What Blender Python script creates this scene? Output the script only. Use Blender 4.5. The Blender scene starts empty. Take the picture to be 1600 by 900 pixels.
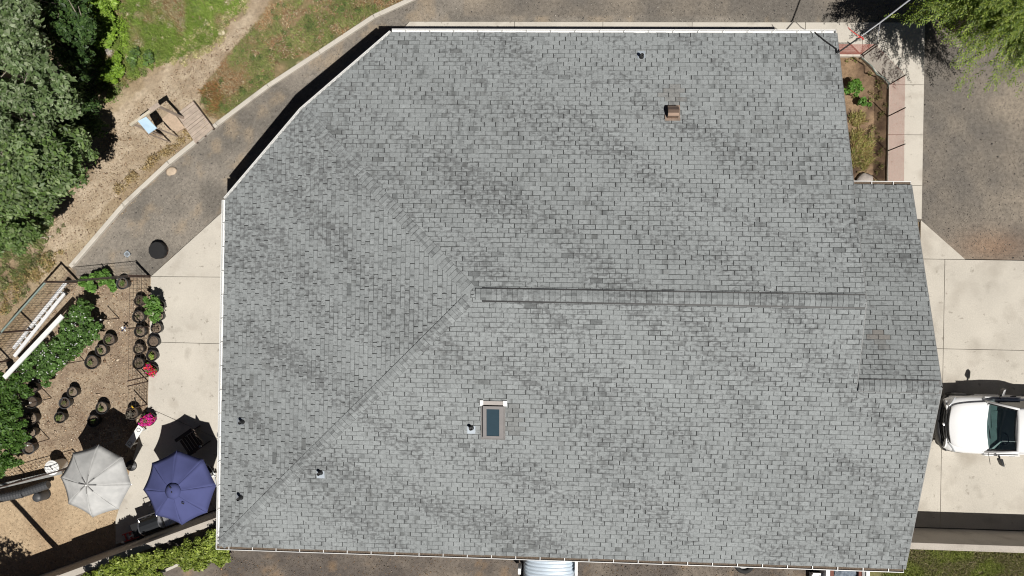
import bpy, math, random, zlib
import numpy as np
from mathutils import Vector, Matrix

# ------------------------------------------------------------------ camera, sky, sun, exposure
S = bpy.context.scene
COL = S.collection
FPX, CAMH, TILT, ROLL = 1150.0, 26.0, math.radians(2.49), math.radians(1.0)
cam_d = bpy.data.cameras.new("camera")
cam_d.sensor_width = 36.0
cam_d.lens = 36.0 * FPX / 1600.0
cam_d.clip_end = 2000.0
cam = bpy.data.objects.new("camera", cam_d)
COL.objects.link(cam)
cam.location = (0, 0, CAMH)
cam.rotation_euler = (0, TILT, ROLL)
S.camera = cam

W = bpy.data.worlds.new("World")
S.world = W
W.use_nodes = True
wn = W.node_tree
bg = wn.nodes["Background"]
sky = wn.nodes.new("ShaderNodeTexSky")
sky.sky_type = 'NISHITA'
sky.sun_disc = False
sky.sun_elevation = math.radians(61.5)
sky.sun_rotation = math.radians(135)
sky.altitude = 1200
sky.air_density = 0.2
sky.dust_density = 0.6
sky.ozone_density = 0.5
wn.links.new(sky.outputs[0], bg.inputs[0])
bg.inputs[1].default_value = 0.05

SUN = Vector((-0.382, 0.385, -1.0)).normalized()       # the way the light travels
sl = bpy.data.lights.new("sun", 'SUN')
sl.energy = 5.0
sl.angle = math.radians(0.5)
sl.color = (1.0, 0.965, 0.91)
so = bpy.data.objects.new("sun", sl)
so.rotation_euler = SUN.to_track_quat('-Z', 'Y').to_euler()
so.location = (10, -10, 30)
COL.objects.link(so)
S.view_settings.view_transform = 'Standard'
S.view_settings.look = 'None'
S.view_settings.exposure = 0.0
S.view_settings.gamma = 1.0
S.cycles.filter_width = 1.1

rnd = random.Random(7)
rng = np.random.default_rng(11)
MC = (Matrix.Rotation(ROLL, 3, 'Z') @ Matrix.Rotation(TILT, 3, 'Y'))


def crc(k):
    return zlib.crc32(repr(k).encode())


def ray(u, v):
    return MC @ Vector(((u - 800) / FPX, -(v - 450) / FPX, -1.0))


def P(u, v, z=0.0):
    """The point of the place at height z that the photograph shows at (u, v)."""
    d = ray(u, v)
    t = (z - CAMH) / d.z
    return Vector((d.x * t, d.y * t, z))


def P2(u, v, z=0.0):
    p = P(u, v, z)
    return (p.x, p.y)


# ------------------------------------------------------------------ materials
MATS = {}


def nodes_of(name):
    m = bpy.data.materials.new(name)
    m.use_nodes = True
    nt = m.node_tree
    return m, nt, nt.nodes["Principled BSDF"]


def mat(name, col, rough=0.7, metal=0.0, var=0.12, scale=6.0, fine=60.0, bump=0.0, spec=0.5, attr=None, stain=None, coat=0.0, speck=0):
    """Principled material with two scales of noise over its colour, read from object position."""
    if name in MATS:
        return MATS[name]
    m, nt, b = nodes_of(name)
    N, L = nt.nodes, nt.links
    g = N.new("ShaderNodeNewGeometry")
    n1 = N.new("ShaderNodeTexNoise"); n1.inputs["Scale"].default_value = scale; n1.inputs["Detail"].default_value = 5
    n2 = N.new("ShaderNodeTexNoise"); n2.inputs["Scale"].default_value = fine; n2.inputs["Detail"].default_value = 3
    L.new(g.outputs["Position"], n1.inputs["Vector"]); L.new(g.outputs["Position"], n2.inputs["Vector"])
    ad = N.new("ShaderNodeMath"); ad.operation = 'ADD'
    L.new(n1.outputs[0], ad.inputs[0]); L.new(n2.outputs[0], ad.inputs[1])
    mr = N.new("ShaderNodeMapRange")
    mr.inputs["From Min"].default_value = 0.55; mr.inputs["From Max"].default_value = 1.45
    mr.inputs["To Min"].default_value = 1 - var * 1.6; mr.inputs["To Max"].default_value = 1 + var * 1.6
    L.new(ad.outputs[0], mr.inputs[0])
    vm = N.new("ShaderNodeVectorMath"); vm.operation = 'SCALE'
    if attr:
        a = N.new("ShaderNodeAttribute"); a.attribute_name = attr
        L.new(a.outputs["Color"], vm.inputs[0])
    else:
        vm.inputs[0].default_value = col
    L.new(mr.outputs[0], vm.inputs["Scale"])
    out = vm.outputs[0]
    if stain:
        scol, ssc, lo, hi = stain
        n3 = N.new("ShaderNodeTexNoise"); n3.inputs["Scale"].default_value = ssc; n3.inputs["Detail"].default_value = 6
        L.new(g.outputs["Position"], n3.inputs["Vector"])
        m3 = N.new("ShaderNodeMapRange"); m3.inputs["From Min"].default_value = lo; m3.inputs["From Max"].default_value = hi
        L.new(n3.outputs[0], m3.inputs[0])
        mx = N.new("ShaderNodeMixRGB"); mx.inputs[2].default_value = (*scol, 1)
        L.new(m3.outputs[0], mx.inputs[0]); L.new(out, mx.inputs[1])
        out = mx.outputs[0]
    if speck:
        for sc_, lo_, hi_, amt in ((speck, .66, .74, .5), (speck * .32, .60, .78, .32)):
            n4 = N.new("ShaderNodeTexNoise"); n4.inputs["Scale"].default_value = sc_; n4.inputs["Detail"].default_value = 3
            L.new(g.outputs["Position"], n4.inputs["Vector"])
            m4 = N.new("ShaderNodeMapRange"); m4.inputs["From Min"].default_value = lo_; m4.inputs["From Max"].default_value = hi_; m4.inputs["To Max"].default_value = amt
            L.new(n4.outputs[0], m4.inputs[0])
            x4 = N.new("ShaderNodeMixRGB"); x4.inputs[2].default_value = (.17, .145, .115, 1)
            L.new(m4.outputs[0], x4.inputs[0]); L.new(out, x4.inputs[1]); out = x4.outputs[0]
    L.new(out, b.inputs["Base Color"])
    b.inputs["Roughness"].default_value = rough
    b.inputs["Metallic"].default_value = metal
    b.inputs["Specular IOR Level"].default_value = spec
    b.inputs["Coat Weight"].default_value = coat
    if bump:
        bp = N.new("ShaderNodeBump"); bp.inputs["Strength"].default_value = bump; bp.inputs["Distance"].default_value = 0.02
        L.new(n2.outputs[0], bp.inputs["Height"]); L.new(bp.outputs[0], b.inputs["Normal"])
    MATS[name] = m
    return m


def leaf_mat(name, trans=0.22, rough=0.5, spec=0.35):
    if name in MATS:
        return MATS[name]
    m, nt, b = nodes_of(name)
    N, L = nt.nodes, nt.links
    a = N.new("ShaderNodeAttribute"); a.attribute_name = "Col"
    L.new(a.outputs["Color"], b.inputs["Base Color"])
    b.inputs["Roughness"].default_value = rough
    b.inputs["Specular IOR Level"].default_value = spec
    t = N.new("ShaderNodeBsdfTranslucent"); L.new(a.outputs["Color"], t.inputs[0])
    mx = N.new("ShaderNodeMixShader"); mx.inputs[0].default_value = trans
    L.new(b.outputs[0], mx.inputs[1]); L.new(t.outputs[0], mx.inputs[2])
    L.new(mx.outputs[0], N["Material Output"].inputs[0])
    MATS[name] = m
    return m


def glass_mat(name, tint, base):
    """Tinted car or window glass: a see-through tint with a Fresnel reflection over it."""
    m, nt, b = nodes_of(name)
    N, L = nt.nodes, nt.links
    tr = N.new("ShaderNodeBsdfTransparent"); tr.inputs[0].default_value = (*tint, 1)
    df = N.new("ShaderNodeBsdfDiffuse"); df.inputs[0].default_value = (*base, 1)
    gl = N.new("ShaderNodeBsdfGlossy"); gl.inputs["Roughness"].default_value = 0.03
    fr = N.new("ShaderNodeFresnel"); fr.inputs[0].default_value = 1.5
    a = N.new("ShaderNodeMixShader"); a.inputs[0].default_value = 0.35
    L.new(tr.outputs[0], a.inputs[1]); L.new(df.outputs[0], a.inputs[2])
    mx = N.new("ShaderNodeMixShader")
    L.new(fr.outputs[0], mx.inputs[0]); L.new(a.outputs[0], mx.inputs[1]); L.new(gl.outputs[0], mx.inputs[2])
    L.new(mx.outputs[0], N["Material Output"].inputs[0])
    return m


M_SHINGLE = mat("asphalt_shingle", (.3, .3, .3), 0.9, attr="Tint", var=0.15, scale=13, fine=38, bump=0.35, spec=0.25)


def blotch(m):
    """Granule blends of the shingles: small dark flecks, denser in some drifts than in others."""
    nt = m.node_tree; N, L = nt.nodes, nt.links
    b = N["Principled BSDF"]
    src = b.inputs["Base Color"].links[0].from_socket
    g = N.new("ShaderNodeNewGeometry")
    mp = N.new("ShaderNodeMapping"); mp.inputs["Scale"].default_value = (1, 1.5, 1.5)
    L.new(g.outputs["Position"], mp.inputs[0])
    a = N.new("ShaderNodeTexNoise"); a.inputs["Scale"].default_value = 7.5; a.inputs["Detail"].default_value = 4; a.inputs["Roughness"].default_value = .52
    L.new(mp.outputs[0], a.inputs["Vector"])
    d = N.new("ShaderNodeTexNoise"); d.inputs["Scale"].default_value = 1.0; d.inputs["Detail"].default_value = 4
    dm = N.new("ShaderNodeMapping"); dm.vector_type = 'TEXTURE'
    dm.inputs["Rotation"].default_value = (0, 0, math.radians(-34)); dm.inputs["Scale"].default_value = (5.5, 1.0, 1.0)
    L.new(g.outputs["Position"], dm.inputs[0]); L.new(dm.outputs[0], d.inputs["Vector"])
    s1 = N.new("ShaderNodeMath"); s1.operation = 'MULTIPLY_ADD'; s1.inputs[1].default_value = .60
    L.new(d.outputs[0], s1.inputs[0]); L.new(a.outputs[0], s1.inputs[2])
    r = N.new("ShaderNodeMapRange"); r.inputs["From Min"].default_value = .82; r.inputs["From Max"].default_value = .97
    r.inputs["To Min"].default_value = 0; r.inputs["To Max"].default_value = .62
    L.new(s1.outputs[0], r.inputs[0])
    mx = N.new("ShaderNodeMixRGB"); mx.inputs[2].default_value = (.098, .100, .102, 1)
    L.new(r.outputs[0], mx.inputs[0]); L.new(src, mx.inputs[1])
    L.new(mx.outputs[0], b.inputs["Base Color"])


blotch(M_SHINGLE)
M_DECK = mat("roof_underlay", (.028, .029, .03), 0.95, var=.1)
M_WHITE = mat("white_painted_metal", (.74, .74, .73), 0.45, var=.05, scale=3)
M_CONC = mat("pale_concrete", (.52, .485, .425), 0.85, var=.09, scale=.9, fine=35, bump=.12, spec=.25,
             stain=((.36, .32, .27), 1.1, .58, .85), speck=6.5)
M_CONC2 = mat("driveway_concrete", (.49, .455, .395), 0.85, var=.11, scale=.7, fine=30, bump=.12, spec=.25,
              stain=((.30, .265, .22), .8, .53, .85), speck=5.5)
M_WALLC = mat("wall_concrete", (.44, .40, .35), 0.9, var=.12, scale=1.2, fine=25, bump=.2, spec=.2,
              stain=((.25, .22, .19), 1.6, .55, .9))
M_BED = mat("joint_dark", (.11, .10, .085), 0.95)
M_SIDING = mat("house_siding", (.45, .42, .38), 0.8)
M_GROUND = mat("ground_soil", (.3, .25, .2), 0.95, attr="Col", var=.26, scale=9, fine=42, bump=.6, spec=.15)
M_STONE = mat("loose_stone", (.3, .3, .3), 0.9, attr="Col", var=.1, scale=20, spec=.2)
M_LEAF = leaf_mat("leaf", .28)
M_GRASS = leaf_mat("grass_blade", .15, .7, .15)
M_BARK = mat("bark", (.26, .225, .185), 0.9, var=.25, scale=10, bump=.4)
M_BLACKP = mat("black_plastic", (.022, .022, .023), 0.45, var=.2)
M_SOILP = mat("potting_soil", (.13, .098, .072), 0.95, var=.45, scale=20, fine=90, bump=.6)
M_RUST = mat("rusty_steel", (.075, .045, .034), 0.75, var=.3, scale=12)
M_GREENP = mat("green_painted_pipe", (.16, .21, .185), 0.5, var=.15)
M_WIRE = mat("dark_wire", (.045, .036, .03), 0.6)
M_REDNET = mat("red_netting", (.42, .15, .115), 0.75)
M_ALU = mat("aluminium", (.74, .745, .75), 0.5, .1, var=.08)
M_STEEL = mat("stainless_steel", (.62, .62, .63), 0.28, .9, var=.06)
M_GALV = mat("galvanised_sheet", (.56, .64, .72), 0.42, .25, var=.05, scale=2)
M_BLUEC = mat("blue_canvas", (.075, .085, .205), 0.85, var=.07, scale=3, fine=120, bump=.1, spec=.15)
M_GREYC = mat("grey_canvas", (.44, .44, .43), 0.85, var=.09, scale=2.4, fine=120, bump=.1, spec=.15,
              stain=((.55, .545, .53), 4.5, .42, .80))
M_WOODG = mat("weathered_wood", (.41, .335, .275), 0.85, var=.25, scale=5, fine=50, bump=.35)
M_WOODT = mat("tan_board", (.46, .35, .255), 0.85, var=.2, scale=9, fine=40, bump=.3)
M_WOODD = mat("dark_wood", (.06, .04, .03), 0.6, var=.3)
M_SKYP = mat("pale_blue_plastic", (.44, .60, .74), 0.4, var=.07)
M_WHITEP = mat("white_plastic", (.76, .76, .74), 0.5, var=.06)
M_RED = mat("red_paint", (.33, .025, .02), 0.4)
M_CARW = mat("white_car_paint", (.80, .80, .80), 0.28, var=.015, coat=.6)
M_RUBBER = mat("black_rubber", (.018, .018, .018), 0.8)
M_TRIM = mat("black_trim", (.02, .02, .021), 0.4, var=.1)
M_COPPER = mat("aged_copper", (.36, .26, .20), 0.34, .8, var=.12)
M_FLASH = mat("lead_flashing", (.42, .47, .52), 0.5, .2, var=.1)
M_BRONZE = mat("bronze_frame", (.20, .188, .184), 0.5, .3, var=.08)
M_TARP = mat("blue_grey_tarp", (.13, .16, .20), 0.4, var=.35, scale=7, bump=.6)
M_REDWOOD = mat("red_board", (.17, .06, .04), 0.8)
M_SKYGLASS = mat("skylight_glass", (.035, .06, .078), 0.08, var=.05, spec=.6)
M_GLASS = glass_mat("windscreen_glass", (.50, .62, .62), (.012, .02, .03))
M_DASH = mat("dashboard", (.42, .52, .49), 0.7, var=.15, scale=5)
M_SEAT = mat("seat_cloth", (.03, .035, .05), 0.85)
M_LENS = mat("lamp_lens", (.55, .57, .6), 0.15, .3)
M_YEL = mat("yellow_plastic", (.72, .45, .03), 0.5)
M_COVER = mat("black_fabric", (.012, .012, .013), 0.85, bump=.2)


# ------------------------------------------------------------------ mesh helpers
def tag(o, label=None, cat=None, group=None, kind=None):
    if label: o["label"] = label
    if cat: o["category"] = cat
    if group: o["group"] = group
    if kind: o["kind"] = kind
    return o


def empty(name, loc, label=None, cat=None, group=None):
    o = bpy.data.objects.new(name, None)
    o.empty_display_size = .2
    COL.objects.link(o)
    o.location = loc
    return tag(o, label, cat, group)


def hang(o, parent):
    """Parent o (built in the place's own coordinates) to parent."""
    if parent is not None:
        off = Vector((0, 0, 0))
        p = parent
        off = p.matrix_world.translation.copy() if p.parent is None else Vector((0, 0, 0))
        if p.parent is None:
            off = Vector(p.location)
        o.parent = parent
        o.matrix_parent_inverse = Matrix.Translation(-off)
    return o


def copy_tree(o, parent=None, loc=None, rz=None):
    c = o.copy()
    COL.objects.link(c)
    if parent is not None:
        c.parent = parent
    if loc is not None: c.location = loc
    if rz is not None: c.rotation_euler = (0, 0, rz)
    for ch in list(o.children):
        copy_tree(ch, c)
    return c


def corner_tint(me, per_face):
    """per_face: one tuple of corner colours for every face."""
    a = me.attributes.new("Tint", 'FLOAT_COLOR', 'CORNER')
    a.data.foreach_set("color", np.array([c for f in per_face for c in f], dtype=np.float32).ravel())


class MB:
    """Collects shapes and links them as ONE mesh object."""

    def __init__(s):
        s.v, s.f, s.t = [], [], []

    def add(s, vs, fs, tint=None):
        o = len(s.v)
        s.v += [tuple(v) for v in vs]
        s.f += [tuple(i + o for i in f) for f in fs]
        if tint is not None:
            s.t += [tint] * len(fs) if not isinstance(tint, list) else tint
        return s

    def box(s, c, d, rz=0.0, rx=0.0, ry=0.0):
        R = Matrix.Rotation(rz, 3, 'Z') @ Matrix.Rotation(ry, 3, 'Y') @ Matrix.Rotation(rx, 3, 'X')
        vs = [Vector(c) + R @ Vector((x * d[0] / 2, y * d[1] / 2, z * d[2] / 2)) for x in (-1, 1) for y in (-1, 1) for z in (-1, 1)]
        return s.add(vs, [(0, 1, 3, 2), (4, 6, 7, 5), (0, 4, 5, 1), (2, 3, 7, 6), (0, 2, 6, 4), (1, 5, 7, 3)])

    def bar(s, p, q, w, h=None, up=(0, 0, 1)):
        """A rectangular bar from p to q, w wide and h deep."""
        h = h or w
        p, q = Vector(p), Vector(q)
        d = (q - p).normalized()
        a = d.cross(Vector(up))
        if a.length < 1e-4: a = d.cross(Vector((1, 0, 0)))
        a.normalize()
        b = a.cross(d)
        vs = [e + a * (i * w / 2) + b * (j * h / 2) for e in (p, q) for i, j in ((-1, -1), (1, -1), (1, 1), (-1, 1))]
        return s.add(vs, [(3, 2, 1, 0), (4, 5, 6, 7)] + [(i, (i + 1) % 4, 4 + (i + 1) % 4, 4 + i) for i in range(4)])

    def tube(s, pts, r, n=8, cap=True):
        pts = [Vector(p) for p in pts]
        rs = r if isinstance(r, (list, tuple)) else [r] * len(pts)
        o = len(s.v)
        prev = None
        for i, p in enumerate(pts):
            d = (pts[min(i + 1, len(pts) - 1)] - pts[max(i - 1, 0)]).normalized()
            if prev is None:
                a = d.cross(Vector((0, 0, 1)))
                if a.length < 1e-3: a = d.cross(Vector((1, 0, 0)))
            else:
                a = prev - d * prev.dot(d)
            a.normalize(); prev = a
            b = d.cross(a)
            for k in range(n):
                t = 2 * math.pi * k / n
                s.v.append(tuple(p + (a * math.cos(t) + b * math.sin(t)) * rs[i]))
        for i in range(len(pts) - 1):
            for k in range(n):
                s.f.append((o + i * n + k, o + i * n + (k + 1) % n, o + (i + 1) * n + (k + 1) % n, o + (i + 1) * n + k))
        if cap:
            s.f.append(tuple(o + k for k in range(n))[::-1])
            s.f.append(tuple(o + (len(pts) - 1) * n + k for k in range(n)))
        return s

    def lathe(s, c, prof, n=20, wob=0.0):
        """prof: (radius, height) pairs turned about the vertical through c."""
        o = len(s.v)
        for r, z in prof:
            for k in range(n):
                t = 2 * math.pi * k / n
                q = r * (1 + wob * math.sin(3 * t + z * 9))
                s.v.append((c[0] + q * math.cos(t), c[1] + q * math.sin(t), c[2] + z))
        for i in range(len(prof) - 1):
            for k in range(n):
                s.f.append((o + i * n + k, o + i * n + (k + 1) % n, o + (i + 1) * n + (k + 1) % n, o + (i + 1) * n + k))
        return s

    def disc(s, c, r, n=20):
        o = len(s.v)
        for k in range(n):
            t = 2 * math.pi * k / n
            s.v.append((c[0] + r * math.cos(t), c[1] + r * math.sin(t), c[2]))
        s.f.append(tuple(range(o, o + n)))
        return s

    def prism(s, poly, z0, z1):
        """An upright prism over a polygon of (x, y); z1 may be a function of (x, y)."""
        n = len(poly)
        ar = sum(poly[i][0] * poly[(i + 1) % n][1] - poly[(i + 1) % n][0] * poly[i][1] for i in range(n))
        if ar < 0: poly = poly[::-1]
        top = [(x, y, z1(x, y) if callable(z1) else z1) for x, y in poly]
        bot = [(x, y, z0(x, y) if callable(z0) else z0) for x, y in poly]
        return s.add(top + bot, [tuple(range(n)), tuple(range(2 * n - 1, n - 1, -1))] +
                     [(i, n + i, n + (i + 1) % n, (i + 1) % n) for i in range(n)])

    def build(s, name, m, parent=None, smooth=False, bevel=0.0):
        me = bpy.data.meshes.new(name)
        me.from_pydata(s.v, [], s.f)
        if s.t:
            if isinstance(s.t[0][0], tuple):
                corner_tint(me, s.t)
            else:
                a = me.attributes.new("Tint", 'FLOAT_COLOR', 'FACE')
                a.data.foreach_set("color", np.array(s.t, dtype=np.float32).ravel())
        if smooth:
            me.polygons.foreach_set("use_smooth", [True] * len(me.polygons))
            me.update()
        me.materials.append(m)
        o = bpy.data.objects.new(name, me)
        COL.objects.link(o)
        if bevel:
            b = o.modifiers.new("bevel", 'BEVEL'); b.width = bevel; b.segments = 2; b.limit_method = 'ANGLE'
        return hang(o, parent)


def np_mesh(name, V, F, C, m, parent=None):
    """V (n,3), F (k, corners), C (n,3) colours per vertex."""
    me = bpy.data.meshes.new(name)
    k, c = F.shape
    me.vertices.add(len(V)); me.vertices.foreach_set("co", np.ascontiguousarray(V, dtype=np.float32).ravel())
    me.loops.add(k * c); me.loops.foreach_set("vertex_index", np.ascontiguousarray(F, dtype=np.int32).ravel())
    me.polygons.add(k)
    me.polygons.foreach_set("loop_start", np.arange(0, k * c, c, dtype=np.int32))
    if C is not None:
        a = me.attributes.new("Col", 'FLOAT_COLOR', 'POINT')
        a.data.foreach_set("color", np.concatenate([C, np.ones((len(C), 1))], 1).astype(np.float32).ravel())
    me.update(calc_edges=True)
    me.validate()
    me.materials.append(m)
    o = bpy.data.objects.new(name, me)
    COL.objects.link(o)
    return hang(o, parent)


# ------------------------------------------------------------------ 2-D noise and regions
def vnoise(x, y, scale, seed):
    r = np.random.default_rng(seed).random((257, 257))
    u, v = x * scale + 100.3, y * scale + 77.7
    i, j = np.floor(u).astype(int), np.floor(v).astype(int)
    a, b = u - i, v - j
    a, b = a * a * (3 - 2 * a), b * b * (3 - 2 * b)
    i0, i1, j0, j1 = i % 256, (i + 1) % 256, j % 256, (j + 1) % 256
    return (r[i0, j0] * (1 - a) + r[i1, j0] * a) * (1 - b) + (r[i0, j1] * (1 - a) + r[i1, j1] * a) * b


def fbm(x, y, scale, seed, oct=4):
    t, w, n = 0, 1, 0
    for k in range(oct):
        t = t + w * vnoise(x, y, scale * 2 ** k, seed + k); n += w; w *= .55
    return t / n


def inside(x, y, poly):
    x, y = np.asarray(x, float), np.asarray(y, float)
    r = np.zeros(x.shape, bool)
    n = len(poly)
    for i in range(n):
        x0, y0 = poly[i]; x1, y1 = poly[(i + 1) % n]
        if y0 == y1: continue
        c = ((y0 > y) != (y1 > y)) & (x < (x1 - x0) * (y - y0) / (y1 - y0) + x0)
        r ^= c
    return r


def px(pts, z=0.0):
    return [P2(u, v, z) for u, v in pts]


def scatter(poly, n, rg=rng):
    """n points (x, y) spread over a polygon."""
    a = np.array(poly)
    lo, hi = a.min(0), a.max(0)
    out = np.zeros((0, 2))
    while len(out) < n:
        q = lo + rg.random((n * 2, 2)) * (hi - lo)
        out = np.concatenate([out, q[inside(q[:, 0], q[:, 1], poly)]])
    return out[:n]


# ------------------------------------------------------------------ foliage helpers
def frames(nrm, rg):
    """Two unit vectors across each normal, turned by chance."""
    a = rg.normal(size=nrm.shape)
    a -= nrm * (a * nrm).sum(1, keepdims=True)
    a /= np.linalg.norm(a, axis=1, keepdims=True) + 1e-9
    return a, np.cross(nrm, a)


def leaf_cloud(name, centers, radii, n, size, cols, m=None, parent=None, seed=1, aspect=.55, up=.5, shell=.55, low=-.5, sizevar=.4, dark=.0):
    """Folded leaves in clumps: centres (k,3), radii (k,3) or (k,)."""
    rg = np.random.default_rng(seed)
    c = np.array(centers, float); r = np.array(radii, float)
    if r.ndim == 1: r = np.stack([r, r, r * .8], 1)
    w = r[:, 0] * r[:, 1]; w /= w.sum()
    k = rg.choice(len(c), n, p=w)
    d = rg.normal(size=(n, 3)); d[:, 2] = np.where(d[:, 2] < low, -d[:, 2], d[:, 2])
    d /= np.linalg.norm(d, axis=1, keepdims=True)
    rad = shell + (1 - shell) * rg.random(n) ** .6
    rad *= 1 + .16 * rg.normal(size=n)
    pos = c[k] + d * r[k] * rad[:, None]
    nr = d * .55 + rg.normal(size=(n, 3)) * .5; nr[:, 2] += up
    nr /= np.linalg.norm(nr, axis=1, keepdims=True)
    a, b = frames(nr, rg)
    sz = size * (1 + sizevar * rg.normal(size=n)).clip(.4, 2)
    L = a * sz[:, None] * .5; B = b * (sz * aspect * .5)[:, None]
    fold = nr * (sz * .10)[:, None]
    V = np.stack([pos - L, pos + B + fold, pos + L, pos - B + fold], 1).reshape(-1, 3)
    V[:, 2] = np.maximum(V[:, 2], .012)
    cols = np.array(cols)
    ck = rg.integers(0, len(cols), n)
    clump = .85 + .3 * rg.random(len(c))
    C = cols[ck] * (clump[k] * (.8 + .4 * rg.random(n)))[:, None]
    C = np.repeat(C, 4, 0)
    i = np.arange(n) * 4
    F = np.concatenate([np.stack([i, i + 1, i + 2], 1), np.stack([i, i + 2, i + 3], 1)])
    o = np_mesh(name, V, F, C, m or M_LEAF, parent)
    o["kind"] = "stuff"
    return o


def blades(name, pts, zs, h, w, cols, seed, lean=.7, parent=None):
    """Bent grass blades standing on (x, y) points."""
    rg = np.random.default_rng(seed)
    n = len(pts)
    az = rg.random(n) * 2 * np.pi
    hh = h * (.4 + .9 * rg.random(n)); ww = w * (.6 + .8 * rg.random(n))
    le = lean * (.3 + rg.random(n))
    D = np.stack([np.cos(az), np.sin(az), 0 * az], 1); T = np.stack([-np.sin(az), np.cos(az), 0 * az], 1)
    base = np.stack([pts[:, 0], pts[:, 1], zs], 1)
    V = np.stack([base - T * ww[:, None], base + T * ww[:, None],
                  base + D * (le * hh)[:, None] + np.array([0, 0, 1.]) * (hh * .9)[:, None]], 1).reshape(-1, 3)
    C = np.repeat(cols, 3, 0)
    F = np.arange(n * 3).reshape(-1, 3)
    return np_mesh(name, V, F, C, M_GRASS, parent)


def stones(name, pts, zs, size, cols, seed, flat=.6, parent=None):
    """Loose angular stones or chips, eight triangles each."""
    rg = np.random.default_rng(seed)
    n = len(pts)
    s = size * np.exp(.45 * rg.normal(size=n)); az = rg.random(n) * np.pi
    e = .55 + .45 * rg.random(n)
    ca, sa = np.cos(az), np.sin(az)
    off = np.array([[1, 0, 0], [0, 1, 0], [-1, 0, 0], [0, -1, 0], [.1, .1, 1], [0, 0, -.6]], float)
    V = np.zeros((n, 6, 3))
    for q in range(6):
        ox = off[q, 0] * s * (1 + .25 * rg.normal(size=n)); oy = off[q, 1] * s * e * (1 + .25 * rg.normal(size=n))
        V[:, q, 0] = pts[:, 0] + ox * ca - oy * sa
        V[:, q, 1] = pts[:, 1] + ox * sa + oy * ca
        V[:, q, 2] = zs + off[q, 2] * s * flat + s * flat * .25
    i = np.arange(n)[:, None] * 6
    F = np.concatenate([i + np.array([[a, (a + 1) % 4, 4]]) for a in range(4)] + [i + np.array([[(a + 1) % 4, a, 5]]) for a in range(4)])
    o = np_mesh(name, V.reshape(-1, 3), F, np.repeat(cols, 6, 0), M_STONE, parent)
    o["kind"] = "stuff"
    return o


def pick(cols, n, seed, var=.25):
    rg = np.random.default_rng(seed)
    c = np.array(cols)[rg.integers(0, len(cols), n)]
    return c * (1 - var + 2 * var * rg.random(n))[:, None]


# ------------------------------------------------------------------ ground: one sheet, colours of the soils by place
CURB = [(652, -4), (585, 27), (500, 83), (420, 135), (340, 195), (265, 255), (195, 320), (112, 417)]
curb_w = px(CURB)
GARDEN = px([(112, 417), (238, 431), (236, 640), (182, 800), (182, 868), (60, 905), (-160, 980), (-160, 700), (-30, 585), (60, 480)])
GRAVEL_N = px(CURB) + px([(125, 440), (236, 432), (352, 330)]) + [(-4, 4), (8, 5), (10.6, 8.2), (10.6, 9.4), (60, 9.4), (60, 16), (-3, 16)]
GRAVEL_E = [(12.9, 9.6), (12.9, 2.5), (14.5, 1.1), (60, 1.1), (60, 40), (-3, 40), (-3, 9.6)]
BED = px([(1300, 86), (1343, 88), (1388, 134), (1386, 300), (1300, 300)])
GRASS_A = px([(140, -40), (420, -40), (385, 10), (335, 68), (255, 95), (232, 108), (195, 140), (160, 150), (140, 80)])
GRASS_B = px([(442, -40), (700, -40), (640, 2), (583, 24), (420, 131), (345, 190), (318, 178), (312, 150), (335, 115), (372, 70), (410, 25)])
TRAIL = px([(385, -40), (446, -40), (415, 25), (370, 75), (330, 130), (300, 160), (180, 320), (90, 400), (60, 380), (170, 240), (190, 160), (250, 105), (330, 78), (380, 20)])


def soft(x, y, poly, warp=.35, seed=3):
    wx = (fbm(x, y, 1.6, seed) - .5) * 2 * warp; wy = (fbm(x, y, 1.6, seed + 20) - .5) * 2 * warp
    return inside(x + wx, y + wy, poly)


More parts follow.
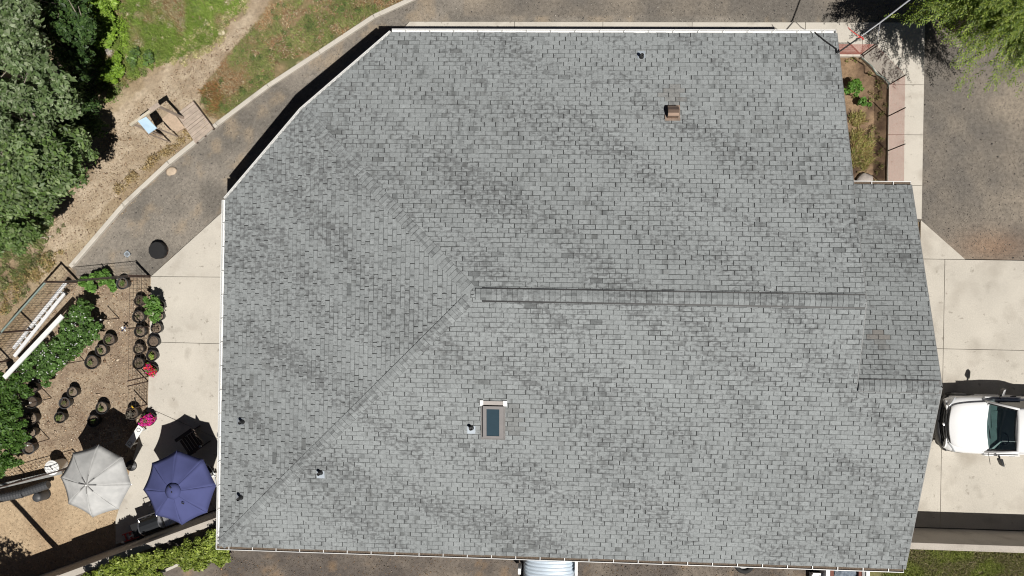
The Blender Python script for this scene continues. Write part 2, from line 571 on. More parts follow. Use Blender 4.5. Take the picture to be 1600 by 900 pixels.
def soil(x, y):
    """Albedo of the bare ground at (x, y)."""
    n1, n2, n3 = fbm(x, y, .8, 40), fbm(x, y, 3.0, 50), fbm(x, y, .35, 60)
    n4 = fbm(x, y, 1.7, 77)
    def mixc(a, b, t):
        t = np.clip(t, 0, 1)[..., None]
        return np.array(a) * (1 - t) + np.array(b) * t
    C = mixc((.255, .19, .118), (.385, .31, .212), (n1 - .35) * 3)
    C = C * (1 - .35 * np.clip((n4 - .52) * 4, 0, 1))[..., None] + np.array((.16, .10, .065)) * (.35 * np.clip((n4 - .52) * 4, 0, 1))[..., None]
    tr = soft(x, y, TRAIL, .4, 5)
    C[tr] = (mixc((.33, .258, .18), (.44, .36, .265), (n2 - .3) * 2.5))[tr]
    ga = soft(x, y, GRASS_A, .5, 7)
    C[ga] = (mixc((.13, .15, .05), (.26, .22, .12), (n1 - .42) * 5))[ga]
    gb = soft(x, y, GRASS_B, .15, 9)
    C[gb] = (mixc((.13, .135, .055), (.26, .19, .11), (n4 - .35) * 3.5))[gb]
    g = inside(x, y, GARDEN)
    gm = mixc((.235, .175, .124), (.34, .27, .193), (n2 - .3) * 2.5)
    lowpart = np.clip((-6.0 - y) * 1.2, 0, 1)
    gm = gm * (1 - lowpart[..., None]) + mixc((.34, .245, .155), (.44, .335, .22), (n1 - .3) * 2.5) * lowpart[..., None]
    C[g] = gm[g]
    gr = inside(x, y, GRAVEL_N)
    gc = mixc((.16, .145, .126), (.25, .222, .188), (n1 - .36) * 3.2)
    t = (np.clip((n4 - .56) * 6, 0, 1) * .45)[..., None]
    gc = gc * (1 - t) + np.array((.36, .28, .19)) * t
    C[gr] = gc[gr]
    ge = inside(x, y, GRAVEL_E)
    gc = mixc((.15, .135, .118), (.265, .226, .18), (n3 * .5 + n1 * .5 - .36) * 3.6)
    t = np.exp(-(((x - 15.4) / 1.2) ** 2 + ((y - 1.7) / .55) ** 2))[..., None] * .45
    gc = gc * (1 - t) + np.array((.30, .17, .095)) * t
    C[ge] = gc[ge]
    b = inside(x, y, BED)
    C[b] = (mixc((.085, .055, .038), (.27, .185, .115), (n2 * .6 + n1 * .4 - .38) * 4))[b]
    return C


def axis(lo, hi, step):
    return np.concatenate([[-500, -200, -90, -60], np.arange(-45, lo, .45), np.arange(lo, hi, step), np.arange(hi, 45, .45), [60, 90, 200, 500]])


gx, gy = axis(-22, 22, .11), axis(-14, 15, .11)
X, Y = np.meshgrid(gx, gy, indexing='ij')
Z = (fbm(X, Y, .9, 90) - .5) * .05
Z -= .02
yard = np.clip((X * -.72 + Y * .69 - 9.6) * .3, 0, 1)      # the yard beyond the kerb is a little uneven
Z += yard * (fbm(X, Y, .5, 95) - .35) * .25
nx, ny = X.shape
V = np.stack([X, Y, Z], -1).reshape(-1, 3)
idx = np.arange(nx * ny).reshape(nx, ny)
F = np.stack([idx[:-1, :-1], idx[1:, :-1], idx[1:, 1:], idx[:-1, 1:]], -1).reshape(-1, 4)
ground = np_mesh("ground", V, F, soil(X, Y).reshape(-1, 3), M_GROUND)
tag(ground, kind="structure")


def gz(p):
    x, y = p[:, 0], p[:, 1]
    z = (fbm(x, y, .9, 90) - .5) * .05 - .02
    return z + np.clip((x * -.72 + y * .69 - 9.6) * .3, 0, 1) * (fbm(x, y, .5, 95) - .35) * .25


# upper terrace south of the walls
TZ = 1.52
WL = [P(197, 860.5, 1.75), P(343, 806.7, 1.75)]                       # inner top edge of the garden's retaining wall
wdir = Vector((WL[1].x - WL[0].x, WL[1].y - WL[0].y, 0)).normalized()
wn2 = Vector((wdir.y, -wdir.x, 0))                                    # away from the patio
wa = WL[0] - wdir * 2.9
wb = WL[0] + wdir * ((-9.75 - WL[0].x) / wdir.x)
WR = [P(1422, 847.4, 1.6), P(1600, 852, 1.6)]
RY = WR[0].y
terr_poly = [(wa.x - 40 * wdir.x, wa.y - 40 * wdir.y), (wb.x, wb.y), (-9.7, -7.95), (10.75, -7.95), (10.75, RY - .1), (60, RY - .1), (60, -200), (-60, -200)]
tx, ty = np.concatenate([[-60, -30], np.arange(-16, 17, .12), [30, 60]]), np.concatenate([[-200, -60, -20], np.arange(-12, -6.8, .12)])
X, Y = np.meshgrid(tx, ty, indexing='ij')
ok = inside(X, Y, terr_poly)
n1, n4, n2 = fbm(X, Y, .9, 140), fbm(X, Y, 2.2, 150), fbm(X, Y, .5, 160)
t = np.clip((n1 - .38) * 3.5, 0, 1)[..., None]
C = np.array((.108, .093, .082)) * (1 - t) + np.array((.185, .157, .130)) * t
t = (np.clip((n4 - .62) * 5, 0, 1) * .4)[..., None]
C = C * (1 - t) + np.array((.40, .25, .12)) * t
C[(X > 10.6)] = (.17, .16, .07)
ZT = TZ + (fbm(X, Y, 1.1, 170) - .5) * .05
idx = np.arange(X.size).reshape(X.shape)
F = np.stack([idx[:-1, :-1], idx[1:, :-1], idx[1:, 1:], idx[:-1, 1:]], -1).reshape(-1, 4)
keep = ok.reshape(-1)[F].all(1)
terrace = np_mesh("upper_terrace", np.stack([X, Y, ZT], -1).reshape(-1, 3), F[keep], C.reshape(-1, 3), M_GROUND)
tag(terrace, kind="structure")

# ------------------------------------------------------------------ concrete: kerb, patio, pavement, driveway
mb = MB()
for i in range(len(curb_w) - 1):
    a, b = Vector((*curb_w[i], 0)), Vector((*curb_w[i + 1], 0))
    d = (b - a).normalized()
    nn = Vector((-d.y, d.x, 0)) * .075
    a2, b2 = a + d * .005, b - d * .005
    mb.prism([(a2 + nn)[:2], (b2 + nn)[:2], (b2 - nn)[:2], (a2 - nn)[:2]], -.2, .11 + .004 * (i % 2))
tag(mb.build("curb", M_CONC, bevel=.012), kind="structure")


def shrink(poly, g):
    """Move every edge of a convex polygon inward by g."""
    n = len(poly)
    if sum(poly[i][0] * poly[(i + 1) % n][1] - poly[(i + 1) % n][0] * poly[i][1] for i in range(n)) < 0: poly = poly[::-1]
    ls = []
    for i in range(n):
        a, b = Vector(poly[i]), Vector(poly[(i + 1) % n])
        d = (b - a).normalized(); m = Vector((-d.y, d.x))
        ls.append((a + m * g, d))
    out = []
    for i in range(n):
        (p, d), (q, e) = ls[i - 1], ls[i]
        den = d.x * e.y - d.y * e.x
        t = ((q.x - p.x) * e.y - (q.y - p.y) * e.x) / den if abs(den) > 1e-6 else 0
        out.append((p.x + d.x * t, p.y + d.y * t))
    return out


def paving(name, base, slabs, m, top):
    b = MB()
    for p in base: b.prism(p, -.25, top - .03)
    o = tag(b.build(name, M_BED), kind="structure")
    for p in slabs:
        MB().prism(shrink(p, .007), -.2, top).build("slab", m, o, bevel=.006)
    return o


def to_x(p, q, x):
    t = (x - p[0]) / (q[0] - p[0])
    return (x, p[1] + (q[1] - p[1]) * t)


HX = -9.72
A, B, Cc, D = P2(237, 432), P2(235, 534), P2(232, 636), P2(182, 812)
E1 = to_x(A, P2(350, 433), HX); E2 = to_x(B, P2(350, 537), HX); E3 = to_x(Cc, P2(344, 686), HX)
top = to_x(A, P2(350, 330), HX)
Wd = P2(182, 850); We = (HX, wb.y + .02)
slabs = [[A, top, E1], [A, E1, E2, B], [B, E2, E3, Cc], [Cc, E3, We, Wd, D]]
paving("patio", [shrink([A, top, We, Wd, D, Cc, B], .01)], slabs, M_CONC, .07)

q = lambda u, v: P2(u, v, .07)
SW = []
ytop, ybot = 9.37, 7.6
xs = [P2(640, 35)[0], -1.2, 1.9, 5.0, P2(1257, 60)[0], P2(1346, 60)[0]]
SW.append([(xs[0] - .75, 8.45), (xs[0], ytop), (xs[1], ytop), (xs[1], ybot), (xs[0] - .75, ybot)])
for a, b in zip(xs[1:-1], xs[2:]): SW.append([(a, ytop), (b, ytop), (b, 8.33), (a, 8.33)])
xr = 12.95
k1, k2 = P2(1343, 87), P2(1388, 133)
x5 = xs[-1]
SW.append([(x5, ytop), (xr, ytop), (xr, k2[1]), (k2[0], k2[1]), (k1[0], k1[1]), (x5, k1[1])])
yj = [k2[1], P2(1400, 211)[1], P2(1400, 290)[1], 2.60]
for a, b in zip(yj[:-1], yj[1:]): SW.append([(k2[0] - .02, a), (xr, a), (xr, b), (k2[0] - .02, b)])
paving("pavement", [[(xs[0] - .6, 8.4), (xs[0] + .02, ytop - .05), (xr - .05, ytop - .05), (xr - .05, k1[1] + .1), (xs[0] - .6, 8.0)],
                    [(k2[0] + .02, k2[1]), (xr - .05, k2[1]), (xr - .05, 2.5), (k2[0] + .02, 2.5)]], SW, M_CONC, .08)
# concrete edge along the planting bed
mb = MB()
for a, b in (((8.7, k1[1] - .02), (k1[0], k1[1] - .02)), (k1, k2)):
    mb.bar((a[0], a[1], .06), (b[0], b[1], .06), .09, .14)
tag(mb.build("bed_edging", M_CONC), kind="structure")

xj = 13.758
DW = [[(12.92, 2.58), (12.92, 1.23), (14.46, 1.23)]]
rows = [1.23, -1.85, -4.95, RY + .02]
for a, b in zip(rows[:-1], rows[1:]):
    DW.append([(10.8, a), (xj, a), (xj, b), (10.8, b)])
    for x0, x1 in ((xj, 20.0), (20.0, 27.0), (27.0, 34.0)):
        DW.append([(x0, a), (x1, a), (x1, b), (x0, b)])
paving("driveway", [[(10.75, 1.2), (33.9, 1.2), (33.9, RY - .02), (10.75, RY - .02)]], DW, M_CONC2, .06)

# retaining walls
o = MB()
wt = .21
steps = [(wb + wdir * .0, WL[0] - wdir * .05, 1.75), (WL[0] - wdir * .06, WL[0] - wdir * 2.6, 1.68), (WL[0] - wdir * 2.61, wa - wdir * 6, 1.56)]
for a, b, h in steps:
    o.prism([(a.x, a.y), (b.x, b.y), (b.x + wn2.x * wt, b.y + wn2.y * wt), (a.x + wn2.x * wt, a.y + wn2.y * wt)], -.3, h)
tag(o.build("retaining_wall", M_WALLC, bevel=.012), "stepped concrete retaining wall between the patio and the clipped green hedges", "wall")
o = MB().prism([(10.7, RY), (34, RY - .05), (34, RY - .27), (10.7, RY - .22)], -.3, 1.6)
tag(o.build("retaining_wall", M_WALLC, bevel=.012), "straight concrete retaining wall between the driveway and the lawn", "wall")

# ------------------------------------------------------------------ the house
SL = .25
ZE = 2.9
YN, YS, XW = 8.0, -8.43, -10.22
YR = (YN + YS) / 2
ZR = ZE + SL * (YN - YR)
XRW = XW + (YN - YR)
XRE = 9.03
YG, XG = -2.65, 11.46
ZG = ZR - SL * (YR - YG)
YGN = 3.36
L1 = (XW, 2.64); HC = (-7.58, YN - (HCX := 0) - 2.64 - 0.0)
HC = (XW + 2.64, YN - 2.64)
N1 = (-4.955, YN)
zN = lambda x, y: ZE + SL * (YN - y)
zS = lambda x, y: ZE + SL * (y - YS)
zW = lambda x, y: ZE + SL * (x - XW)
zGN = lambda x, y: ZG - SL * (y - YG)
# the west plane's true corner with the clipped north-west eave
planes = {
    "N": ([(8.87, YN), (XRE, YR), (XRW, YR), HC, N1], zN, Vector((1, 0, 0)), Vector((0, -1, SL)).normalized(), Vector((0, YN, ZE)), -1),
    "S": ([(XW, YS), (9.06, YS), (9.06, YG), (XRE, YR), (XRW, YR)], zS, Vector((1, 0, 0)), Vector((0, 1, SL)).normalized(), Vector((0, YS, ZE)), 1),
    "SG": ([(9.06, YS), (11.22, YS), (XG, YG), (9.06, YG)], zS, Vector((1, 0, 0)), Vector((0, 1, SL)).normalized(), Vector((0, YS, ZE)), 1),
    "W": ([(XW, YS), (XRW, YR), HC, L1], zW, Vector((0, 1, 0)), Vector((1, 0, SL)).normalized(), Vector((XW, 0, ZE)), -1),
    "GN": ([(8.8, YGN), (11.23, YGN), (XG, YG), (8.8, YG)], zGN, Vector((1, 0, 0)), Vector((0, -1, SL)).normalized(), Vector((0, YGN, zGN(0, YGN))), -1),
}
house = empty("house", (0, 0, 0), "long single storey house under a hipped grey shingle roof with white gutters", "house")
roof = MB()
for k in ("N", "S", "W"):
    p, z, *_ = planes[k]
    roof.prism(p, lambda x, y, z=z: z(x, y) - .16, lambda x, y, z=z: z(x, y) - .002)
roof = roof.build("roof", M_DECK, house)
groof = MB()
for k in ("SG", "GN"):
    p, z, *_ = planes[k]
    groof.prism(p, lambda x, y, z=z: z(x, y) - .16, lambda x, y, z=z: z(x, y) - .002)
groof = groof.build("roof", M_DECK, house)
tag(groof, "lower garage roof of darker grey shingles")

# walls below the eaves, gable ends
mb = MB()
wall_poly = [(8.5, YN - .45), (8.5, -7.98), (-9.75, -7.98), (-9.75, 2.4), (HC[0] + .3, HC[1] - .35), (-4.75, YN - .45)]
mb.prism(wall_poly, -.3, lambda x, y: min(zN(x, y), zS(x, y), zW(x, y)) - .18)
mb.build("wall", M_SIDING, house)
mb = MB().prism([(8.52, YGN - .4), (10.9, YGN - .4), (10.9, YG), (8.52, YG)], -.3, lambda x, y: zGN(x, y) - .18)
mb.prism([(8.52, YG - .002), (10.9, YG - .002), (10.9, -7.98), (8.52, -7.98)], -.3, lambda x, y: zS(x, y) - .18)
mb.build("wall", M_SIDING, house)
mb = MB()
mb.add([(8.54, YN - .5, zN(0, YN - .5) - .17), (8.54, YR, ZR - .17), (8.54, YG, ZG - .17), (8.54, YGN, zGN(0, YGN) - .3), (8.54, YN - .5, 2.5)], [(0, 1, 2, 3, 4)])
mb.build("gable_wall", M_SIDING, house)
for yc, w in ((-4.6, 2.6), (-.4, 2.6)):
    d = MB().box((10.93, yc, 1.15), (.05, w, 2.2)).build("garage_door", M_WHITE, house)
    for k in range(4):
        MB().box((10.965, yc, .35 + k * .53), (.03, w - .1, .47)).build("panel", M_WHITE, d)

# ---- shingles
TW, EX, GAP, TH, KEY = .338, .147, .0145, .018, .012
BASE = np.array((.260, .277, .280))


def clip(poly, p0, d):
    """Keep the part of poly where (p - p0) x d is on the left of d."""
    out = []
    n = len(poly)
    for i in range(n):
        a, b = poly[i], poly[(i + 1) % n]
        sa = d[0] * (a[1] - p0[1]) - d[1] * (a[0] - p0[0]); sb = d[0] * (b[1] - p0[1]) - d[1] * (b[0] - p0[0])
        if sa >= 0: out.append(a)
        if (sa >= 0) != (sb >= 0):
            t = sa / (sa - sb)
            out.append((a[0] + (b[0] - a[0]) * t, a[1] + (b[1] - a[1]) * t))
    return out


def tab_h(f):
    return TH * (1 - f) + .004 * f


def tints(key, x, y):
    """Four colours across a tab, from one side to the other."""
    r = random.Random(crc(key))
    ca, sa = math.cos(math.radians(-34)), math.sin(math.radians(-34))
    nz = float(fbm(np.array([(x * ca + y * sa) / 4.5]), np.array([-x * sa + y * ca]), .8, 210, 3)[0])
    pd = max(.08, min(.6, .27 + (nz - .5) * 1.7))
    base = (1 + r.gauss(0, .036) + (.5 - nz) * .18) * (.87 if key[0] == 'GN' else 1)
    warm = r.random() < pd
    dk = .52 + .3 * r.random()
    full = r.random() < .006 + pd * .015
    o = []
    for s_ in range(4):
        f = base * (1 + r.gauss(0, .025))
        dkd = full or r.random() < pd * (.55 if s_ in (0, 3) else .3)
        if dkd: f *= dk + .1 * r.random()
        c = BASE * f
        if dkd and warm: c = c * np.array((1.01, 1.0, .99))
        o.append((*c, 1.0))
    return o


def lerp4(tt, f):
    f = min(max(f, 0), 2.9999)
    i = int(f); k = f - i
    return tuple(a * (1 - k) + b * k for a, b in zip(tt[i], tt[i + 1]))


patches = {}


def patch_tint(o, x, y):
    """Worn and stained spots that the roof itself has."""
    for cx, cy, rx, ry, c, k in STAINS:
        d = ((x - cx) / rx) ** 2 + ((y - cy) / ry) ** 2
        if d < 1:
            o = [tuple(np.array(t[:3]) * (1 - k) + np.array(c) * k) + (1.0,) for t in o]
    return o


def on_plane(u, v, z):
    """Where the view of (u, v) meets the roof plane z(x, y)."""
    lo = P(u, v, 3.5)
    for _ in range(20):
        lo = P(u, v, z(lo.x, lo.y))
    return lo


pv = on_plane(1050, 166, zN); bs = on_plane(1374, 527, zGN); sk = on_plane(770, 657, zS)
STAINS = [(pv.x, pv.y + .35, .32, .42, (.20, .175, .15), .35), (bs.x, bs.y + .05, .24, .11, (.17, .145, .125), .6), (bs.x - .05, bs.y - .2, .25, .11, (.14, .13, .12), .4),
          (sk.x + .62, sk.y, .3, .5, (.14, .135, .125), .35)]

stuff = MB()
cands = []
for key, (poly, zf, ax, bx, org, hand) in planes.items():
    nrm = ax.cross(bx)
    if nrm.z < 0: nrm = -nrm
    c2 = [((Vector((x, y, zf(x, y))) - org).dot(ax), (Vector((x, y, zf(x, y))) - org).dot(bx)) for x, y in poly]
    ar = sum(c2[i][0] * c2[(i + 1) % len(c2)][1] - c2[(i + 1) % len(c2)][0] * c2[i][1] for i in range(len(c2)))
    if ar < 0: c2 = c2[::-1]
    amin, amax = min(p[0] for p in c2), max(p[0] for p in c2)
    bmax = max(p[1] for p in c2)
    hull = list(zip(c2, c2[1:] + c2[:1]))
    fam = "S" if key == "SG" else key
    for j in range(int(bmax / EX) + 1):
        b0 = j * EX
        rr = random.Random(crc((fam, j)))
        offs = (.5 * (j % 2) + rr.uniform(-.13, .13)) * TW
        b1 = b0 + EX - GAP
        i0 = int((amin - offs) / TW) - 2
        for i in range(i0, int((amax - offs) / TW) + 2):
            a0 = i * TW + offs
            a1 = a0 + TW - KEY + rr.uniform(-.014, .006)
            if a1 < amin or a0 > amax: continue
            full = [(a0, b0), (a1, b0), (a1, b1), (a0, b1)]
            inn = all(d >= 0 for (p, q) in hull for d in [min((q[0] - p[0]) * (c[1] - p[1]) - (q[1] - p[1]) * (c[0] - p[0]) for c in full)])
            ctr = org + ax * ((a0 + a1) / 2) + bx * ((b0 + b1) / 2)
            jit = rr.uniform(-.006, .006)
            if inn and key in ("N", "S") and (Vector((0, 0, CAMH)) - ctr).length < 21.42:
                cands.append(((Vector((0, 0, CAMH)) - ctr).length, key, ax, bx, nrm, org + ax * a0 + bx * b0, (fam, j, i), ctr))
                continue
            tt = patch_tint(tints((fam, j, i), ctr.x, ctr.y), ctr.x, ctr.y)
            cut = [a0, a0 + (a1 - a0) * rr.uniform(.25, .42), a0 + (a1 - a0) * rr.uniform(.58, .75), a1]
            for s_ in range(3):
                pl = [(cut[s_], b0 + jit), (cut[s_ + 1], b0 + jit), (cut[s_ + 1], b1), (cut[s_], b1)]
                if not inn:
                    for p, q_ in hull:
                        pl = clip(pl, p, (q_[0] - p[0], q_[1] - p[1]))
                        if len(pl) < 3: break
                    if len(pl) < 3: continue
                n = len(pl)
                topv = [org + ax * a + bx * b + nrm * tab_h((b - b0) / EX) for a, b in pl]
                botv = [org + ax * a + bx * b for a, b in pl]
                fs = [tuple(range(n))]
                gr = lambda a: lerp4(tt, s_ + (a - cut[s_]) / (cut[s_ + 1] - cut[s_]))
                ft = [tuple(gr(p_[0]) for p_ in pl)]
                for e in range(n):
                    a_, b_ = pl[e], pl[(e + 1) % n]
                    inner = any(abs(a_[0] - c) < 1e-6 and abs(b_[0] - c) < 1e-6 for c in cut[1:3])
                    if not inner:
                        fs.append((e, n + e, n + (e + 1) % n, (e + 1) % n))
                        ca, cb = gr(a_[0]), gr(b_[0])
                        ft.append((ca, ca, cb, cb))
                if hand < 0 and key != "W" or key == "W":
                    fs = [f[::-1] for f in fs]
                    ft = [f[::-1] for f in ft]
                stuff.add(topv + botv, fs, ft)

cands.sort(key=lambda c: c[0])
singles = cands[:300]
tab_meshes = []


def tab_mesh(k, tt):
    m_ = MB()
    r = random.Random(k)
    cut = [0, (TW - KEY) * r.uniform(.25, .42), (TW - KEY) * r.uniform(.58, .75), TW - KEY]
    for s_ in range(3):
        pl = [(cut[s_], 0), (cut[s_ + 1], 0), (cut[s_ + 1], EX - GAP), (cut[s_], EX - GAP)]
        tv = [(a, b, tab_h(b / EX)) for a, b in pl]; bv = [(a, b, 0) for a, b in pl]
        fs = [(0, 1, 2, 3), (0, 4, 5, 1), (2, 6, 7, 3)]
        if s_ == 0: fs.append((3, 7, 4, 0))
        if s_ == 2: fs.append((1, 5, 6, 2))
        ca, cb = tt[s_], tt[s_ + 1]
        tc = {0: ca, 4: ca, 3: ca, 7: ca, 1: cb, 5: cb, 2: cb, 6: cb}
        m_.add(tv + bv, fs, [tuple(tc[v] for v in f) for f in fs])
    me = bpy.data.meshes.new("shingle")
    me.from_pydata(m_.v, [], m_.f)
    corner_tint(me, m_.t)
    me.materials.append(M_SHINGLE)
    return me


for k in range(60):
    c = cands[min(len(cands) - 1, k * max(1, len(cands) // 60))]
    tab_meshes.append(tab_mesh(k, tints(("single", k), c[7].x, c[7].y)))
for n_, c in enumerate(singles):
    _, key, ax, bx, nrm, o0, _, _ = c
    o = bpy.data.objects.new("shingle", tab_meshes[(n_ * 37) % 60])
    COL.objects.link(o)
    R = Matrix((ax, bx, ax.cross(bx))).transposed().to_4x4()
    if key == "N":
        # keep the mesh's up side up: run the tab the other way along the eave
        R = Matrix((-ax, bx, (-ax).cross(bx))).transposed().to_4x4()
        o0 = o0 + ax * (TW - KEY)
    o.parent = roof
    o.matrix_local = Matrix.Translation(o0) @ R
for c in cands[300:]:
    _, key, ax, bx, nrm, o0, tk, ctr = c
    tt = tints(tk, ctr.x, ctr.y)
    for s_ in range(3):
        w3 = (TW - KEY) / 3
        pl = [(w3 * s_, 0), (w3 * (s_ + 1), 0), (w3 * (s_ + 1), EX - GAP), (w3 * s_, EX - GAP)]
        tv = [o0 + ax * a + bx * b + nrm * tab_h(b / EX) for a, b in pl]; bv = [o0 + ax * a + bx * b for a, b in pl]
        fs = [(0, 1, 2, 3), (0, 4, 5, 1), (2, 6, 7, 3)] + ([(3, 7, 4, 0)] if s_ == 0 else []) + ([(1, 5, 6, 2)] if s_ == 2 else [])
        ca, cb = tt[s_], tt[s_ + 1]
        tc = {0: ca, 4: ca, 3: ca, 7: ca, 1: cb, 5: cb, 2: cb, 6: cb}
        stuff.add(tv + bv, fs, [tuple(tc[v] for v in f) for f in fs])
field = stuff.build("shingle_field", M_SHINGLE, roof)
field["kind"] = "stuff"


# ---- ridge and hip caps
def cap_run(p, q, n1, n2, half, rise, parent, step=.152, seed=0):
    """Overlapping bent caps from p (low end) to q; n1, n2 point down either side."""
    p, q = Vector(p), Vector(q)
    d = (q - p).normalized()
    n = int((q - p).length / step)
    up = Vector((0, 0, 1))
    meshes = []
    rr = random.Random(seed)
    for k in range(n):
        o = p + d * (k * step)
        a1, a2 = n1 * half, n2 * half
        t0, t1 = rise + .018, rise + .007
        L = step - (.006 if rise > .03 else .010) + rr.uniform(-.004, .003)
        vs, fs, tt = [], [], []
        base = BASE * (1 + rr.gauss(-.14 if rise > .03 else -.03, .06))
        for sd, (aa) in enumerate((a1, a2)):
            dk = rr.random() < .3
            cols = [base * (rr.uniform(.66, .85) if (dk and h == (sd % 2)) else 1) for h in (0, 1)]
            for h in (0, 1):
                i = len(vs)
                f0, f1 = (0, .5) if h == 0 else (.5, 1)
                def pt(f, e, z): return aa * f + d * (L * e) + up * z
                vs += [pt(f0, 0, t0), pt(f1, 0, t0), pt(f1, 1, t1), pt(f0, 1, t1), pt(f1, 0, -.004), pt(f1, 1, -.004), pt(f0, 0, -.004)]
                fc = [(i, i + 1, i + 2, i + 3), (i, i + 6, i + 4, i + 1)]
                if h == 1: fc.append((i + 1, i + 4, i + 5, i + 2))
                fs += fc; tt += [(*cols[h], 1.0)] * len(fc)
        me = bpy.data.meshes.new("ridge_cap")
        me.from_pydata([tuple(v) for v in vs], [], fs)
        a = me.attributes.new("Tint", 'FLOAT_COLOR', 'FACE'); a.data.foreach_set("color", np.array(tt, dtype=np.float32).ravel())
        me.materials.append(M_SHINGLE)
        ob = bpy.data.objects.new("ridge_cap", me)
        COL.objects.link(ob)
        ob.parent = parent
        ob.location = o


dn = lambda x, y: Vector((x, y, -SL * max(abs(x), abs(y))))
cap_run((XRW + .05, YR, ZR), (XRE, YR, ZR), dn(0, 1), dn(0, -1), .165, .056, roof, seed=1)
MB().prism([(XRW + .24, YR - .215), (XRE - .02, YR - .215), (XRE - .02, YR + .195), (XRW + .24, YR + .195)], lambda x, y: ZR - SL * abs(y - YR) - .01,
           lambda x, y: ZR - SL * abs(y - YR) + .05).build("ridge_vent", M_TRIM, roof)
cap_run((XW + .05, YS + .05, ZE + .012), (XRW - .05, YR - .05, ZR), Vector((-.7071, .7071, 0)) + Vector((0, 0, -SL * .7071)), Vector((.7071, -.7071, -SL * .7071)), .17, .018, roof, seed=2)
cap_run((HC[0] + .08, HC[1] - .08, zN(0, HC[1] - .08)), (XRW - .05, YR + .05, ZR), Vector((-.7071, -.7071, -SL * .7071)), Vector((.7071, .7071, -SL * .7071)), .17, .018, roof, seed=3)
def cap_bed(p, q, n1, n2, half, rise):
    p, q = Vector(p), Vector(q)
    up = Vector((0, 0, rise))
    b = MB()
    for nn in (n1, n2):
        vs = [p + up, q + up, q + nn * half + up, p + nn * half + up]
        b.add(vs + [v - up * 1.2 for v in vs], [(0, 1, 2, 3), (2, 6, 7, 3), (1, 5, 6, 2), (3, 7, 4, 0)])
    b.build("cap_underlay", M_DECK, roof)


cap_bed((XW + .05, YS + .05, ZE + .012), (XRW - .2, YR - .2, ZR - .05), Vector((-.7071, .7071, 0)) + Vector((0, 0, -SL * .7071)), Vector((.7071, -.7071, -SL * .7071)), .174, .016)
cap_bed((HC[0] + .08, HC[1] - .08, zN(0, HC[1] - .08)), (XRW - .2, YR + .2, ZR - .05), Vector((-.7071, -.7071, -SL * .7071)), Vector((.7071, .7071, -SL * .7071)), .174, .016)
cap_run((9.1, YG, ZG), (XG - .01, YG, ZG), dn(0, 1), dn(0, -1), .17, .05, groof, seed=4)
MB().prism([(9.12, YG - .19), (XG - .02, YG - .19), (XG - .02, YG + .19), (9.12, YG + .19)], lambda x, y: ZG - SL * abs(y - YG) - .01,
           lambda x, y: ZG - SL * abs(y - YG) + .042).build("ridge_vent", M_TRIM, groof)


# ---- gutters with their straps, and the rake trim
def gutter(p, q, n, w=.115, step=.765, dirt=False):  # dirt: lay a dark strip that paints the shade inside the trough
    p, q = Vector(p), Vector(q)
    d = (q - p).normalized(); n = Vector((*n, 0)).normalized()
    dz = Vector((0, 0, 1))
    prof = [(.004, .0), (.004, -.095), (w - .01, -.10), (w - .006, .012), (w + .012, .012), (w + .012, -.0), (w + .004, -.115), (.0, -.11)]
    vs = [e + n * a + dz * (b - .03) for e in (p, q) for a, b in prof]
    m = len(prof)
    b = MB().add(vs, [(i, i + 1, m + i + 1, m + i) for i in range(m - 1)] + [tuple(range(m)), tuple(range(2 * m - 1, m - 1, -1))])
    for e in (p, q):
        b.bar(e + n * 0 + dz * -.085, e + n * w + dz * -.085, .006, .10)
    g = b.build("gutter", M_WHITE, house)
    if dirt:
        MB().bar(p + n * (w * .5) + dz * -.085, q + n * (w * .5) + dz * -.085, w - .02, .05).build("gutter_shade", M_SOILP, g)  # dark floor added to stand for the shaded gutter interior
    k = int((q - p).length / step)
    for i in range(1, k + 1):
        c = p + d * (i * step - .3)
        MB().bar(c + n * -.02 + dz * -.022, c + n * (w + .004) + dz * -.022, .022, .008).build("bracket", M_WHITE, g)
    return g


g3 = lambda p, z: (p[0], p[1], z(*p))
gutter((N1[0], YN, ZE), (8.87, YN, ZE), (0, 1))
gutter(g3(HC, zN), g3(N1, zN), (-.72, .69), .09, 3.0)
gutter(g3(L1, zW), g3(HC, zW), (-.71, .70), .09, 3.0)
gutter((XW, YS - .1, ZE), (XW, L1[1], ZE), (-1, 0))
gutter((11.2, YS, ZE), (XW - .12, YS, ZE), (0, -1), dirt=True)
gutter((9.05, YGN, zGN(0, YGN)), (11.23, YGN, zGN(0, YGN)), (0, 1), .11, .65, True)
mb = MB()
for a, b in (((8.875, YN, ZE), (XRE + .005, YR, ZR)), ((XRE + .005, YR, ZR), (9.065, YG - .05, ZG)), ((11.235, YGN, zGN(0, YGN)), (XG + .005, YG, ZG)), ((XG + .005, YG, ZG), (11.225, YS, ZE))):
    a, b = Vector(a), Vector(b)
    mb.bar(a + Vector((.012, 0, -.085)), b + Vector((.012, 0, -.085)), .024, .17)
mb.build("rake_trim", mat("grey_trim", (.20, .205, .205), .6), house)


# ---- things let into the roof
M_FLASHD = mat('grey_flashing', (.24, .26, .28), .6, .1, var=.1)


